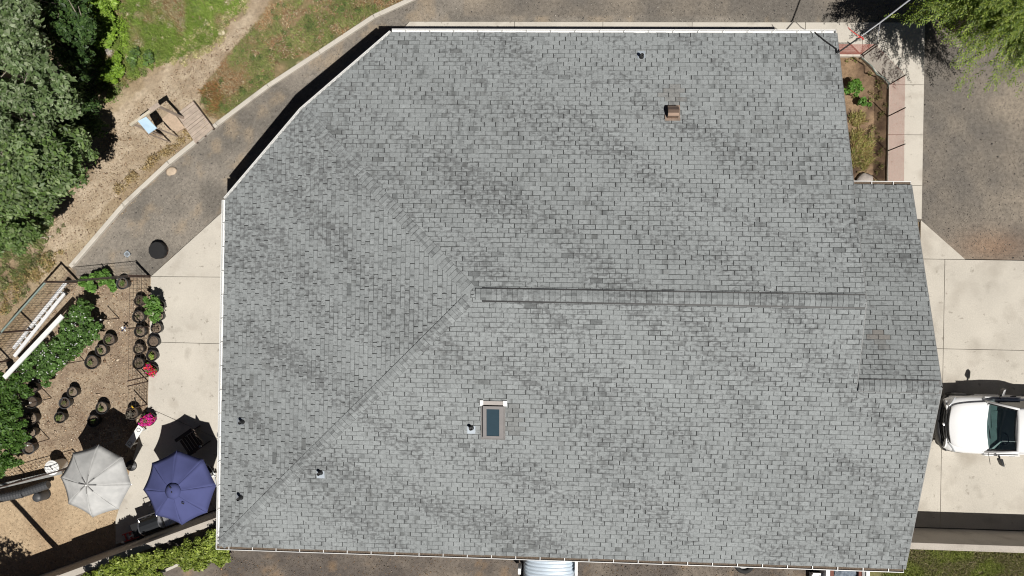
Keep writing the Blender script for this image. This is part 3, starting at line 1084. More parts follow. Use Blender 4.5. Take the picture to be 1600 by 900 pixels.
def pipe_vent(u, v, zf, h=.29, r=.052, fl=.24, side='S', fm=None):
    p = on_plane(u, v, zf)
    b = MB().lathe((p.x, p.y, p.z - .05), [(r * 1.7, .06), (r * 1.15, .14), (r, .15), (r, h), (r * .8, h), (r * .8, h - .06)], 14)
    b.disc((p.x, p.y, p.z + h - .10), r * .8, 14)
    o = b.build("vent_pipe", M_BLACKP, house, smooth=False)
    f = fl / 2
    cy = {'S': (0, -.07), 'N': (0, .07), 'W': (-.07, 0)}[side]
    MB().prism([(p.x - f + cy[0], p.y - f + cy[1]), (p.x + f + cy[0], p.y - f + cy[1]), (p.x + f + cy[0], p.y + f + cy[1]), (p.x - f + cy[0], p.y + f + cy[1])],
               lambda x, y: zf(x, y) + .005, lambda x, y: zf(x, y) + .022).build("flashing", fm or M_FLASH, o)
    return o


pipe_vent(1002, 89, zN, .28, side='N')
pipe_vent(736.5, 668, zS)
pipe_vent(501, 738, zS)
pipe_vent(379, 659, zW, .28, .052, .24, 'W', M_FLASHD)
pipe_vent(377, 777, zW, .32, .05, .2, 'W', M_FLASHD)
# range hood vent with a curved copper hood
c = on_plane(1050, 176, zN)
hood = MB()
prof = [(-.20, .02), (-.19, .14), (-.13, .21), (-.04, .245), (.06, .225), (.14, .16), (.18, .06), (.19, .0)]
vs = [(c.x + x, c.y - y, zN(0, c.y - y) + z) for x in (-.15, .17) for y, z in prof]
m_ = len(prof)
hood.add(vs, [(i, i + 1, m_ + i + 1, m_ + i) for i in range(m_ - 1)] + [tuple(range(m_)), tuple(range(2 * m_ - 1, m_ - 1, -1))])
hd = hood.build("vent_hood", M_COPPER, house)
MB().prism([(c.x - .22, c.y - .26), (c.x + .24, c.y - .26), (c.x + .24, c.y + .24), (c.x - .22, c.y + .24)], lambda x, y: zN(x, y) + .005, lambda x, y: zN(x, y) + .02).build("flashing", mat("rust_flashing", (.25, .19, .15), .7, var=.3), hd)
MB().box((c.x - .155, c.y, zN(0, c.y) + .11), (.012, .24, .14)).build("opening", M_TRIM, hd)
# skylight
c = on_plane(771, 659, zS)
tz = lambda h: (lambda x, y: zS(x, y) + h)
w_, l_ = .31, .50


def rectp(x0, x1, y0, y1): return [(c.x + x0, c.y + y0), (c.x + x1, c.y + y0), (c.x + x1, c.y + y1), (c.x + x0, c.y + y1)]


skl = MB()
for r_ in (rectp(-w_, -w_ + .11, -l_, l_), rectp(w_ - .13, w_, -l_, l_), rectp(-w_ + .11, w_ - .13, l_ - .09, l_), rectp(-w_ + .11, w_ - .13, -l_, -l_ + .07)):
    skl.prism(r_, tz(0), tz(.115))
skl = skl.build("skylight", M_BRONZE, house)
MB().prism(rectp(-w_ + .112, w_ - .132, -l_ + .072, l_ - .092), tz(.02), tz(.095)).build("glass", M_SKYGLASS, skl)
MB().prism(rectp(-w_ - .07, w_ + .05, -l_ - .06, l_ + .02), tz(.004), tz(.024)).build("flashing", mat("brown_flashing", (.165, .158, .153), .7, var=.25), skl)
MB().prism(rectp(-.36, .40, l_ + .03, l_ + .15), tz(.01), tz(.05)).build("head_flashing", mat("pale_flashing", (.36, .33, .31), .6), skl)
for a, b in ((-.40, -.30), (.29, .41)):
    MB().prism(rectp(a, b, l_ - .0, l_ + .17), tz(.03), tz(.065)).build("flashing_end", M_WHITE, skl)

#PART2
# ------------------------------------------------------------------ loose ground cover
def cover(name, poly, n, size, cols, seed, z=None, flat=.6):
    p = scatter(poly, n, np.random.default_rng(seed))
    zs = gz(p) if z is None else np.full(n, z)
    return tag(stones(name, p, zs, size, pick(cols, n, seed), seed, flat), kind="stuff")


GREYS = [(.15, .14, .127), (.22, .205, .18), (.30, .275, .24), (.10, .095, .09), (.40, .37, .32), (.19, .165, .14)]
STRIP = px([(640, 4), (583, 32), (500, 90), (420, 142), (340, 203), (267, 262), (198, 325), (122, 425), (236, 430), (352, 328), (470, 230), (640, 80), (800, 40), (1440, 30), (1440, 2)])
cover("gravel", STRIP, 20000, .0095, GREYS, 31)
cover("gravel", [(12.98, 9.3), (18, 9.3), (18, 1.3), (14.6, 1.3), (12.98, 2.6)], 15000, .009, [(.15, .135, .12), (.22, .195, .165), (.29, .26, .22), (.11, .10, .095)], 32)
cover("gravel", [(-10.3, -9.3), (10.7, -8.1), (10.7, -10.3), (-11.6, -10.3)], 11000, .0095, [(.14, .12, .10), (.22, .18, .14), (.30, .25, .2), (.34, .22, .12)], 33, TZ + .01)
mat("charcoal_plastic", (.06, .062, .066), .5, var=.15)
CHIPS = [(.25, .175, .12), (.34, .25, .175), (.43, .33, .24), (.25, .16, .10), (.46, .33, .21), (.56, .46, .35)]
cover("wood_chips", px([(112, 440), (236, 436), (232, 640), (205, 720), (90, 740), (-10, 760), (-10, 600), (60, 500)]), 18000, .017, CHIPS, 34, flat=.2)
cover("straw_litter", px([(110, 420), (265, 258), (420, 30), (330, 60), (170, 200), (-10, 440), (-10, 560), (60, 480)]), 15000, .014, [(.38, .29, .19), (.26, .18, .115), (.48, .39, .27), (.20, .14, .095), (.38, .27, .18)], 35, flat=.18)
cover("dry_litter", px([(-10, 790), (190, 740), (182, 860), (60, 900), (-10, 900)]), 5000, .012, [(.48, .35, .22), (.36, .25, .15), (.58, .46, .31)], 36, flat=.2)


def grass_patch(name, poly, n, h, w, cols, seed, warp=.5, z=None, noise_cols=None, lean=.8, nthr=.47, bare=.36):
    p = scatter(poly, n, np.random.default_rng(seed))
    zs = gz(p) if z is None else np.full(len(p), z)
    cc = pick(cols, len(p), seed, .3) * (.7 + .6 * fbm(p[:, 0], p[:, 1], 2.6, seed + 2))[:, None]
    if noise_cols is not None:
        t = np.clip((fbm(p[:, 0], p[:, 1], 1.3, seed) - nthr) * 7, 0, 1)[:, None]
        cc = cc * (1 - t) + pick(noise_cols, len(p), seed + 1, .3) * t
    keep = (fbm(p[:, 0], p[:, 1], 1.1, seed + 5) > bare) & soft(p[:, 0], p[:, 1], poly, warp, seed + 9)
    o = blades(name, p[keep], zs[keep], h, w, cc[keep], seed, lean)
    return tag(o, kind="stuff")


GREEN = [(.19, .29, .05), (.24, .335, .07), (.145, .225, .04), (.29, .36, .095)]
DRY = [(.40, .34, .18), (.33, .24, .12), (.46, .42, .26), (.26, .15, .08)]
grass_patch("grass", px([(130, -30), (405, -30), (385, 8), (335, 70), (262, 98), (232, 112), (200, 145), (160, 165), (140, 100)]), 44000, .17, .011, GREEN, 61, noise_cols=DRY, nthr=.54)
grass_patch("grass", px([(446, -30), (690, -30), (640, 3), (583, 24), (420, 131), (345, 188), (318, 178), (314, 150), (337, 115), (374, 70), (412, 27)]), 32000, .13, .011, [(.20, .255, .07), (.24, .27, .09), (.29, .28, .13)], 62, noise_cols=[(.38, .23, .12), (.44, .37, .23), (.32, .17, .08), (.40, .32, .19)], nthr=.42)
grass_patch("grass", px([(330, 60), (400, 5), (300, 80), (270, 100)]), 1500, .14, .011, [(.5, .46, .28), (.42, .36, .2)], 63)
grass_patch("dry_grass", px([(312, 140), (345, 130), (352, 160), (338, 182), (318, 172)]), 1500, .24, .011, [(.34, .17, .07), (.28, .13, .06), (.42, .27, .12), (.16, .17, .05)], 64, warp=.9)
grass_patch("grass", px([(0, 395), (95, 340), (50, 430), (-10, 490)]), 3500, .18, .012, [(.15, .2, .06), (.24, .25, .1)], 67)
lx = [(11.35, RY - .24), (18, RY - .24), (18, -10.6), (10.9, -10.6)]
grass_patch("lawn_grass", lx, 46000, .10, .012, [(.26, .30, .07), (.30, .335, .10), (.20, .24, .05)], 65, z=TZ, bare=.22, warp=.05, noise_cols=[(.26, .25, .10), (.33, .28, .17), (.18, .2, .06)])
grass_patch("dry_grass", px([(1326, 178), (1350, 175), (1365, 225), (1362, 270), (1330, 285)]), 3600, .2, .011, [(.42, .38, .14), (.28, .32, .08), (.5, .42, .2), (.3, .2, .1)], 66)


# ------------------------------------------------------------------ trees and shrubs
def tree(loc, label, limbs, clumps, n, size, cols, seed, trunk_r=.16, trunk_h=2.2, group=None, z0=0.0, aspect=.55, name="tree", cat="tree", shell=.5):
    t = empty(name, (loc[0], loc[1], z0), label, cat, group)
    m = MB()
    m.tube([(loc[0], loc[1], z0 - .1), (loc[0] + .04, loc[1] - .03, z0 + trunk_h * .5), (loc[0], loc[1] + .05, z0 + trunk_h)], [trunk_r, trunk_r * .8, trunk_r * .65], 9)
    r = random.Random(seed)
    for c in limbs:
        a = Vector((loc[0], loc[1], z0 + trunk_h * .92)); b = Vector(c)
        mid = a.lerp(b, .5) + Vector((r.uniform(-.2, .2), r.uniform(-.2, .2), .3))
        m.tube([a, mid, b], [trunk_r * .42, trunk_r * .28, .018], 6)
        for _ in range(4):
            s_ = mid.lerp(b, r.uniform(0, .8)); e = s_ + Vector((r.uniform(-.7, .7), r.uniform(-.7, .7), r.uniform(0, .6)))
            m.tube([s_, e], [.024, .008], 5)
    m.build("trunk", M_BARK, t, smooth=True)
    leaf_cloud("crown", [c[:3] for c in clumps], [(c[3], c[3], c[3] * .75) for c in clumps], n, size, cols, parent=t, seed=seed, aspect=aspect, shell=shell)
    return t


def clumps_px(pts, seed, k=1, spread=.0):
    """(u, v, z, radius) clumps seen at u, v."""
    out = []
    for u, v, z, r in pts:
        p = P(u, v, z)
        out.append((p.x, p.y, z, r))
    return out


SAGE = [(.125, .185, .075), (.18, .24, .115), (.095, .15, .05), (.28, .335, .20), (.15, .21, .085)]
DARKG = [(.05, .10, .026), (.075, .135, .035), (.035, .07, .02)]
MIDG = [(.12, .195, .05), (.165, .245, .075), (.085, .145, .035), (.225, .29, .13)]
r7 = random.Random(5)


def crown_from(outl, n, zlo, zhi, rlo, rhi, seed):
    """Clumps over the outline the crown has in the photograph, higher toward its middle."""
    rg = np.random.default_rng(seed)
    q = scatter(outl, n, rg)
    c = np.array(outl).mean(0)
    out = []
    far = max(np.hypot(*(np.array(outl) - c).T))
    for x, y in q:
        d = min(1, math.hypot(x - c[0], y - c[1]) / far)
        z = zlo + (zhi - zlo) * (1 - d) * rg.uniform(.45, 1.0) + rg.uniform(-.45, .45)
        p = P(x, y, z)
        out.append((p.x, p.y, z, rg.uniform(rlo, rhi)))
    return out


cr = crown_from([(-60, -50), (40, -50), (52, 20), (60, 70), (78, 110), (112, 140), (118, 170), (80, 215), (30, 210), (-60, 200)], 160, 3.0, 6.6, .17, .42, 101)
tree(P2(75, 150), "sage green tree with pale twigs at the top left corner, tallest of the bank trees", [c[:3] for c in cr[::6]], cr, 27000, .135, SAGE, 101, .2, 2.6, "trees on the bank")
cr = crown_from([(-60, 210), (60, 205), (120, 205), (145, 240), (122, 275), (75, 318), (20, 330), (-60, 320)], 120, 2.6, 6.0, .17, .40, 102)
tree(P2(95, 262), "spreading green tree whose crown reaches farthest over the bare bank", [c[:3] for c in cr[::6]], cr, 22000, .13, MIDG + SAGE[:2], 102, .18, 2.4, "trees on the bank")
cr = crown_from([(-60, 330), (40, 325), (74, 332), (72, 358), (40, 385), (14, 398), (-60, 430)], 60, 1.9, 3.9, .15, .34, 103)
tree(P2(55, 350), "low green tree beside the straw covered slope, nearest the ladder", [c[:3] for c in cr[::6]], cr, 10000, .125, MIDG, 103, .12, 1.6, "trees on the bank")
cr = crown_from([(48, -30), (120, -30), (138, 20), (140, 60), (132, 120), (118, 150), (95, 90), (60, 50)], 80, 1.3, 3.3, .18, .4, 104)
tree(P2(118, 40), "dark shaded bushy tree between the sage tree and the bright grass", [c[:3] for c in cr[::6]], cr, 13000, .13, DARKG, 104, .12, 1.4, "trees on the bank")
# undergrowth below the trees
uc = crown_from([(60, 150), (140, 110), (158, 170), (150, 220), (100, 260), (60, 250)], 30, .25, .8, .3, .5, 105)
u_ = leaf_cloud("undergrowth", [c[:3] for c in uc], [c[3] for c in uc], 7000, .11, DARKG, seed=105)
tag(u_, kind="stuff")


def sprout(cl, k, spread=.8, rs=.42, seed=0):
    """Break each clump into k smaller ones of uneven size and height."""
    r = np.random.default_rng(seed + 900)
    out = []
    for c in cl:
        for _ in range(k):
            d = r.normal(size=3); d /= np.linalg.norm(d); d[2] = abs(d[2]) * .9 - .1
            q_ = c[3] * spread * r.uniform(.45, 1.15)
            out.append((c[0] + d[0] * q_, c[1] + d[1] * q_, c[2] + d[2] * q_, c[3] * rs * r.uniform(.6, 1.3)))
    return out


def shrub(name, label, cat, pts, n, size, cols, seed, aspect=.6, group=None, up=.5, z0=0.0, stem=True, dense=(7, .8, .42)):
    cl = clumps_px(pts, seed)
    cx = sum(c[0] for c in cl) / len(cl); cy = sum(c[1] for c in cl) / len(cl)
    t = empty(name, (cx, cy, z0), label, cat, group)
    if stem:
        m = MB()
        for c in cl:
            m.tube([(c[0] * .7 + cx * .3, c[1] * .7 + cy * .3, z0 - .03), (c[0], c[1], max(z0 + .05, c[2]))], [.014, .006], 5)
        m.build("stem", M_BARK, t)
    cl = sprout(cl, *dense, seed=seed)
    leaf_cloud("foliage", [c[:3] for c in cl], [c[3] for c in cl], n, size, cols, parent=t, seed=seed, aspect=aspect, up=up, shell=.35)
    return t


LIME = [(.20, .33, .035), (.26, .40, .05), (.15, .26, .03), (.30, .42, .08)]
shrub("shrub", "bright lime green shrub at the top edge beside the dark bushy tree", "shrub", [(150, 8, .5, .38), (163, 20, .6, .4), (158, 40, .5, .35), (148, 28, .4, .3), (172, 6, .4, .3)], 3200, .10, LIME, 111, group="lime shrubs on the bank")
shrub("shrub", "lime green shrub just above the grey rock on the bank", "shrub", [(165, 52, .5, .36), (174, 60, .4, .28), (156, 58, .4, .3), (170, 40, .45, .3)], 2200, .10, LIME, 112, group="lime shrubs on the bank")
shrub("shrub", "lime green shrub below the grey rock near the tree shade", "shrub", [(178, 105, .4, .32), (172, 120, .45, .3), (186, 118, .3, .26), (184, 92, .3, .25)], 2200, .09, LIME[:3], 113, group="lime shrubs on the bank")
shrub("shrub", "blue green weedy shrub at the edge of the dirt trail", "shrub", [(215, 88, .3, .28), (232, 92, .25, .25), (208, 98, .22, .22)], 1300, .08, [(.13, .22, .05), (.10, .17, .06), (.16, .25, .06)], 114, group="lime shrubs on the bank")

def weeds(name, poly, n, r, cols, leaves_, seed, size=.07):
    q_ = scatter(poly, n, np.random.default_rng(seed))
    rg_ = np.random.default_rng(seed + 1)
    rr_ = r * np.exp(.35 * rg_.normal(size=n))
    zz = gz(q_) + .05
    leaf_cloud(name, np.stack([q_[:, 0], q_[:, 1], zz], 1), np.stack([rr_, rr_, rr_ * .8], 1), leaves_, size, cols, M_GRASS, seed=seed, aspect=.3, up=.3, shell=.2)


weeds("dry_weeds", [(11.4, -9.0), (18, -9.0), (18, -10.4), (11.0, -10.4)], 70, .10, [(.34, .29, .17), (.24, .25, .09), (.4, .36, .26), (.17, .22, .05)], 3600, 178)
GA = px([(135, -20), (400, -20), (380, 10), (330, 72), (262, 100), (225, 120), (200, 150), (160, 170), (145, 100)])
GB = px([(446, -20), (690, -20), (640, 0), (583, 20), (420, 124), (350, 178), (325, 170), (322, 150), (340, 115), (378, 70), (415, 27)])
weeds("weeds", GA, 90, .11, [(.14, .22, .05), (.19, .27, .07), (.25, .27, .11)], 5200, 171)
weeds("weeds", GA, 50, .10, [(.42, .38, .22), (.5, .47, .32), (.33, .25, .14)], 2600, 172)
weeds("weeds", GB, 80, .10, [(.12, .18, .05), (.17, .22, .07), (.10, .14, .05)], 4200, 173)
weeds("dry_weeds", px([(190, 300), (265, 238), (335, 192), (322, 182), (240, 245), (175, 300)]), 60, .10, [(.40, .30, .15), (.34, .24, .11), (.47, .38, .22)], 2600, 179)
weeds("dry_weeds", px([(262, 95), (290, 62), (345, 30), (385, -5), (398, 5), (352, 62), (330, 80), (280, 102)]), 90, .10, [(.52, .47, .27), (.44, .38, .2), (.33, .33, .12)], 3600, 180)
weeds("dry_weeds", px([(0, 440), (60, 400), (110, 390), (60, 440), (30, 470), (0, 500)]), 70, .10, [(.42, .32, .16), (.34, .24, .11), (.30, .27, .1)], 2600, 181)
weeds("weeds", GB, 110, .12, [(.36, .24, .13), (.44, .37, .24), (.28, .17, .10)], 4200, 174)
weeds("weeds", px([(132, -10), (192, -10), (200, 60), (196, 130), (160, 140), (145, 60)]), 50, .17, LIME, 5200, 175, .09)
weeds("weeds", px([(1320, 90), (1350, 92), (1384, 140), (1382, 290), (1335, 285)]), 60, .08, [(.40, .33, .16), (.20, .26, .06), (.27, .19, .11)], 2400, 176, .06)
weeds("weeds", px([(0, 400), (60, 400), (100, 350), (120, 330), (60, 440), (0, 500)]), 40, .10, [(.16, .2, .07), (.3, .27, .15)], 1800, 177)

# honey locust at the north-east corner: drooping sprays
wl = P(1568, 12, 4.0)
lt = empty("locust_tree", (*P2(1530, 25), 0), "yellow green feathery tree overhanging the corner of the gravel yard", "tree")
b0 = P(1492, 44)
m = MB()
lh = P(1590, -22, 3.7)
m.tube([b0 + Vector((0, 0, -.1)), b0.lerp(lh, .45) + Vector((-.05, .05, 0)), lh], [.17, .14, .11], 9)
rg = np.random.default_rng(120)
tips, Vs, Cs = [], [], []
LOC = np.array([(.135, .205, .022), (.19, .265, .032), (.085, .14, .016), (.25, .315, .05)])
top_ = np.array(lh)
for k in range(260):
    az = rg.uniform(0, 2 * np.pi); L = rg.uniform(.9, 2.6)
    el = rg.uniform(.0, 1.1)
    d = np.array((math.cos(az) * math.cos(el), math.sin(az) * math.cos(el), math.sin(el)))
    pts = [top_ + d * (L * f) + np.array((0, 0, -1.0 * (L * f / 2.6) ** 2.2)) for f in np.linspace(0, 1, 9)]
    if k % 3 == 0: m.tube([tuple(p) for p in pts[:7]], [.05 * (1 - i / 8) + .006 for i in range(7)], 5)
    for i in range(2, 9):
        for _ in range(5):
            c = pts[i] + rg.normal(size=3) * np.array((.17, .17, .12))
            sd = np.array((d[0], d[1], 0)) + rg.normal(size=3) * .45; sd[2] = -.35 + rg.normal() * .2
            sd /= np.linalg.norm(sd)
            tips.append((c, sd))
for c, sd in tips:
    n = 13
    s_ = np.linspace(0, .42, n)[:, None]
    p = c + sd * s_ + np.array((0, 0, -.25)) * s_ ** 2
    side = np.cross(sd, (0, 0, 1)); side /= np.linalg.norm(side) + 1e-9
    sg = np.where(np.arange(n) % 2, 1, -1)[:, None]
    out = side * sg * .6 + sd * .7 + rg.normal(size=(n, 3)) * .2
    out /= np.linalg.norm(out, axis=1, keepdims=True)
    q_ = p + out * (.085 + .03 * rg.random((n, 1)))
    wv = np.cross(out, (0, 0, 1.)); wv /= np.linalg.norm(wv, axis=1, keepdims=True) + 1e-9
    mid = (p + q_) / 2
    Vs.append(np.stack([p, mid + wv * .016 + (0, 0, .004), q_, mid - wv * .016], 1).reshape(-1, 3))
    Cs.append(np.repeat(LOC[rg.integers(0, 4, n)] * rg.uniform(.75, 1.2), 4, 0))
Vs = np.concatenate(Vs); Cs = np.concatenate(Cs)
m.build("trunk", M_BARK, lt, smooth=True)
i4 = np.arange(len(Vs) // 4) * 4
np_mesh("crown", Vs, np.stack([i4, i4 + 1, i4 + 2, i4 + 3], 1), Cs, M_LEAF, lt)["kind"] = "stuff"

# a tree and a utility pole that stand just outside the frame and throw their shadows into it
p = P(76, 976)
tree((p.x, p.y), "small leafy tree beyond the south west corner of the garden, seen only by its shadow", [(p.x - .3, p.y, 4.6), (p.x + .4, p.y + .3, 5)],
     [(p.x + dx, p.y + dy, z, .55) for dx, dy, z in ((0, 0, 5), (.7, .3, 4.6), (-.6, .2, 4.7), (.1, .8, 4.4), (-.2, -.6, 5.2))], 2200, .13, MIDG, 131, .1, 3.4, z0=TZ)
p = P(114, 885)
pl = empty("utility_pole", (p.x, p.y, TZ), "tall wooden utility pole behind the garden wall, seen only by its shadow", "pole")
MB().tube([(p.x, p.y, TZ - .2), (p.x, p.y, 9.2)], [.115, .09], 12).build("post", M_WOODG, pl)
MB().bar((p.x - .9, p.y + .2, 8.6), (p.x + .9, p.y - .2, 8.6), .1).build("crossarm", M_WOODG, pl)

# hedges on the upper terrace
HG = [(.24, .31, .045), (.31, .38, .065), (.185, .25, .035), (.36, .42, .10), (.14, .19, .03)]
def hedge(label, pts, n, seed):
    return shrub("hedge", label, "hedge", pts, n, .085, HG, seed, z0=TZ, aspect=.55, dense=(8, .85, .5), group="clipped hedges along the garden wall")
hedge("yellow green hedge tucked under the corner of the roof", [(278, 869, 2.0, 0.296), (293, 877, 2.0, 0.296), (293, 861, 2.0, 0.296), (309, 857, 2.0, 0.314), (313, 873, 2.0, 0.314), (328, 845, 2.0, 0.314), (331, 864, 2.0, 0.314), (346, 854, 2.0, 0.296), (345, 837, 2.0, 0.278), (348, 871, 1.9, 0.262)], 15000, 141)
hedge("yellow green hedge at the bottom edge, farther from the roof", [(143, 907, 1.9, 0.278), (161, 897, 1.9, 0.296), (181, 889, 2.0, 0.296), (198, 885, 2.0, 0.296), (215, 877, 2.0, 0.296), (231, 871, 1.95, 0.278), (251, 873, 1.95, 0.262), (243, 887, 1.95, 0.314), (218, 897, 1.95, 0.332), (188, 909, 1.95, 0.349), (168, 915, 1.9, 0.314), (260, 881, 1.9, 0.192), (238, 901, 1.9, 0.262)], 17000, 142)
# low edging board south of the hedges
mb = MB(); a, b = P(247, 896, TZ), P(282, 880, TZ)
mb.bar(a + Vector((0, 0, .04)), b + Vector((0, 0, .04)), .09, .12)
tag(mb.build("edging_kerb", M_CONC), "short pale edging kerb below the hedges by the gravel", "kerb")

# kitchen garden
BUSHG = [(.075, .15, .032), (.105, .20, .045), (.14, .25, .065), (.055, .11, .025)]
bp = [(130, 478, .75, .3), (140, 492, .8, .32), (122, 492, .8, .32), (112, 505, .8, .34), (132, 510, .85, .36), (146, 508, .7, .26), (104, 522, .8, .36), (122, 528, .8, .36), (140, 524, .7, .3), (90, 538, .8, .36), (108, 545, .8, .36), (124, 545, .6, .26),
      (72, 550, .75, .36), (88, 562, .75, .36), (104, 563, .6, .28), (54, 562, .75, .34), (68, 575, .75, .36), (86, 580, .6, .28), (40, 575, .7, .3), (50, 588, .7, .3), (72, 592, .5, .24)]
sh = shrub("bean_bush", "large dark green bush with white blossoms under the white beam", "bush", bp, 11000, .105, BUSHG, 151)
rg = np.random.default_rng(152)
cl = clumps_px(bp, 0)
n = 170
k = rg.integers(0, len(cl), n)
d = rg.normal(size=(n, 3)); d[:, 2] = abs(d[:, 2]) + .5; d /= np.linalg.norm(d, axis=1, keepdims=True)
c_ = np.array([c[:3] for c in cl])[k] + d * np.array([c[3] for c in cl])[k][:, None] * np.array((1, 1, .85)) * 1.05
a_, b_ = frames(d, rg)
V = np.stack([c_ + a_ * .024, c_ + b_ * .024, c_ - a_ * .024, c_ - b_ * .024], 1).reshape(-1, 3)
i4 = np.arange(n) * 4
np_mesh("blossom", V, np.stack([i4, i4 + 1, i4 + 2, i4 + 3], 1), np.full((n * 4, 3), .72), M_LEAF, sh)["kind"] = "stuff"
hp = [(4, 600, .9, .36), (24, 595, .9, .34), (38, 610, .8, .26), (10, 622, .9, .4), (32, 632, .85, .34), (8, 648, .9, .4), (32, 655, .85, .34), (12, 672, .9, .4), (34, 680, .85, .32), (10, 696, .9, .4), (30, 702, .8, .32), (12, 718, .8, .36), (-12, 640, .9, .5), (-12, 690, .9, .5), (0, 732, .6, .3), (24, 718, .6, .26)]
shrub("hedge", "dense dark green hedge at the left edge behind a row of pots", "hedge", hp, 11000, .10, [(.06, .13, .022), (.085, .17, .03), (.11, .20, .04), (.04, .085, .016)], 153)
shrub("lettuce_bed", "bright green salad plants growing along the fence beside a pot", "plants", [(133, 440, .2, .22), (145, 446, .25, .24), (158, 438, .25, .24), (172, 442, .22, .22), (163, 428, .3, .2), (148, 434, .2, .2), (178, 448, .15, .14), (138, 450, .12, .14)], 2400, .10, [(.13, .27, .05), (.18, .33, .07), (.10, .21, .035)], 154, aspect=.8)

M_PETAL = leaf_mat("petal", .2, .6, .2)
PK = [(.62, .015, .28), (.75, .03, .38), (.50, .01, .22)]
RD = [(.70, .03, .035), (.80, .10, .12), (.62, .02, .06)]


def pot(u, v, label, r=.20, h=.34, plant=None, seed=0, group="black nursery pots in the garden", full=False):
    vr = random.Random(int(u * 13 + v * 7))
    r *= vr.uniform(.92, 1.07)
    h *= vr.uniform(.9, 1.08)
    shell = vr.choice((M_BLACKP, M_BLACKP, mat("charcoal_plastic", None), mat("brown_black_plastic", (.045, .036, .03), .6, var=.2)))
    p = P(u, v, h)
    t = empty("plant_pot", (p.x, p.y, 0), label, "pot", group)
    c = (p.x, p.y, 0)
    rr = random.Random(seed + int(u * 7 + v))
    MB().lathe(c, [(r * .72, .02), (r * .97, h - .05), (r * 1.05, h - .04), (r * 1.06, h), (r * .93, h), (r * .90, h - .12)], 18, .012).build("container", shell, t, smooth=False)
    s_ = MB()
    o = 0
    s_.v.append((p.x, p.y, h - .065))
    for k_ in range(12):
        a = k_ * math.pi / 6
        s_.v.append((p.x + r * .5 * math.cos(a), p.y + r * .5 * math.sin(a), h - .07 + rr.uniform(-.015, .02)))
    for k_ in range(12):
        a = k_ * math.pi / 6
        s_.v.append((p.x + r * .91 * math.cos(a), p.y + r * .91 * math.sin(a), h - .09 + rr.uniform(-.01, .01)))
    for k_ in range(12):
        j = (k_ + 1) % 12
        s_.f += [(0, 1 + k_, 1 + j), (1 + k_, 13 + k_, 13 + j, 1 + j)]
    s_.build("soil", vr.choice((M_SOILP, M_SOILP, mat("dry_soil", (.20, .155, .115), .95, var=.4, scale=20, fine=90, bump=.6), mat("dark_soil", (.085, .062, .046), .95, var=.4, scale=20, fine=90, bump=.6))), t)
    if plant:
        n, cols, rad, zz, size, m_ = plant
        cc = [(p.x + rr.uniform(-.5, .5) * rad, p.y + rr.uniform(-.5, .5) * rad, h + zz * rr.uniform(.4, 1)) for _ in range(5)]
        leaf_cloud("foliage", cc, [rad * .55] * 5, n, size, cols, m=m_, parent=t, seed=seed + 7, up=.7)
    return t


SEED = lambda n, g: (n, [(.10, .17, .04), (.14, .21, .05), (.20, .2, .09)] if g else [(.17, .15, .07), (.10, .13, .04)], .12, .05, .05, None)
pot(170, 531, "black pot of seedlings, nearest the white pinwheel", .205, plant=SEED(70, 1), seed=1)
pot(157.5, 547.5, "black pot of seedlings, middle of the diagonal three beside the blossoming bush", .20, plant=SEED(80, 1), seed=2)
pot(142.6, 566, "wide black pot of seedlings, nearest the blossoming bush", .235, plant=SEED(80, 1), seed=3)
pot(112.6, 613, "black pot with sparse sprouts, upper one of the three along the hedge side", .205, plant=SEED(35, 0), seed=4)
pot(100.4, 630, "black pot with sparse sprouts, middle of the three along the hedge side", .205, plant=SEED(45, 0), seed=5)
pot(93, 652.6, "black pot with the greenest tuft, lowest of the three along the hedge side", .205, plant=SEED(150, 1), seed=6)
pot(158.5, 637.5, "black pot with a small green tuft, upper of the pair above the grey umbrella", .205, plant=SEED(90, 1), seed=7)
pot(145.4, 658, "black pot touching the shadow of the grey umbrella, lower of its pair", .21, plant=SEED(80, 1), seed=8)
pot(190.5, 443, "black pot of greens standing at the end of the salad plants", .21, plant=SEED(160, 1), seed=9)
for k, (u, v, l) in enumerate(((50, 606, "top pot of the row half hidden by the left hedge"), (49, 629, "second pot from the top half hidden by the left hedge"), (48, 654, "middle pot of the row half hidden by the left hedge"),
                               (47, 676, "fourth pot down half hidden by the left hedge"), (44, 701, "lowest pot of the row half hidden by the left hedge"))):
    pot(u, v, l, .20, seed=20 + k)
for k, (u, v, l) in enumerate(((217.6, 470, "topmost black pot of the inner column behind the wire fence"), (216, 495, "second black pot down in the inner column behind the wire fence"), (218.6, 518, "third black pot down, centre of the inner column behind the wire fence"),
                               (216, 545.4, "fourth black pot down in the inner column behind the wire fence"), (216, 568, "lowest black pot of the inner column, beside the flowers"))):
    pot(u, v, l, .205, plant=SEED(25, 0), seed=30 + k)
pot(248, 477, "black pot at the patio edge mostly hidden under the tall leafy plant", .20, plant=SEED(10, 0), seed=41)
pot(247.5, 494, "black pot at the patio edge just below the tall leafy plant", .19, plant=SEED(20, 0), seed=42)
pot(244, 512.6, "black pot of dead twigs at the patio edge", .21, plant=(60, [(.16, .12, .09), (.22, .17, .12)], .17, .07, .07, None), seed=43)
pot(239, 534, "black pot of bare brown soil at the patio edge", .22, seed=44)
pot(237, 555.7, "black pot of yellow green leaves at the patio edge above the flowers", .205, plant=(70, [(.32, .42, .09), (.24, .36, .06)], .13, .06, .08, None), seed=45)
pot(237, 578, "black pot of magenta and red petunias at the end of the fence", .20, plant=(480, PK + RD * 2 + [(.10, .2, .04)] * 2, .24, .1, .07, M_PETAL), seed=46)
pot(231.5, 655, "big pot of magenta petunias beside the white bench", .24, .36, plant=(900, PK * 3 + RD[:2] + [(.10, .2, .04)] * 3, .29, .12, .07, M_PETAL), seed=47)
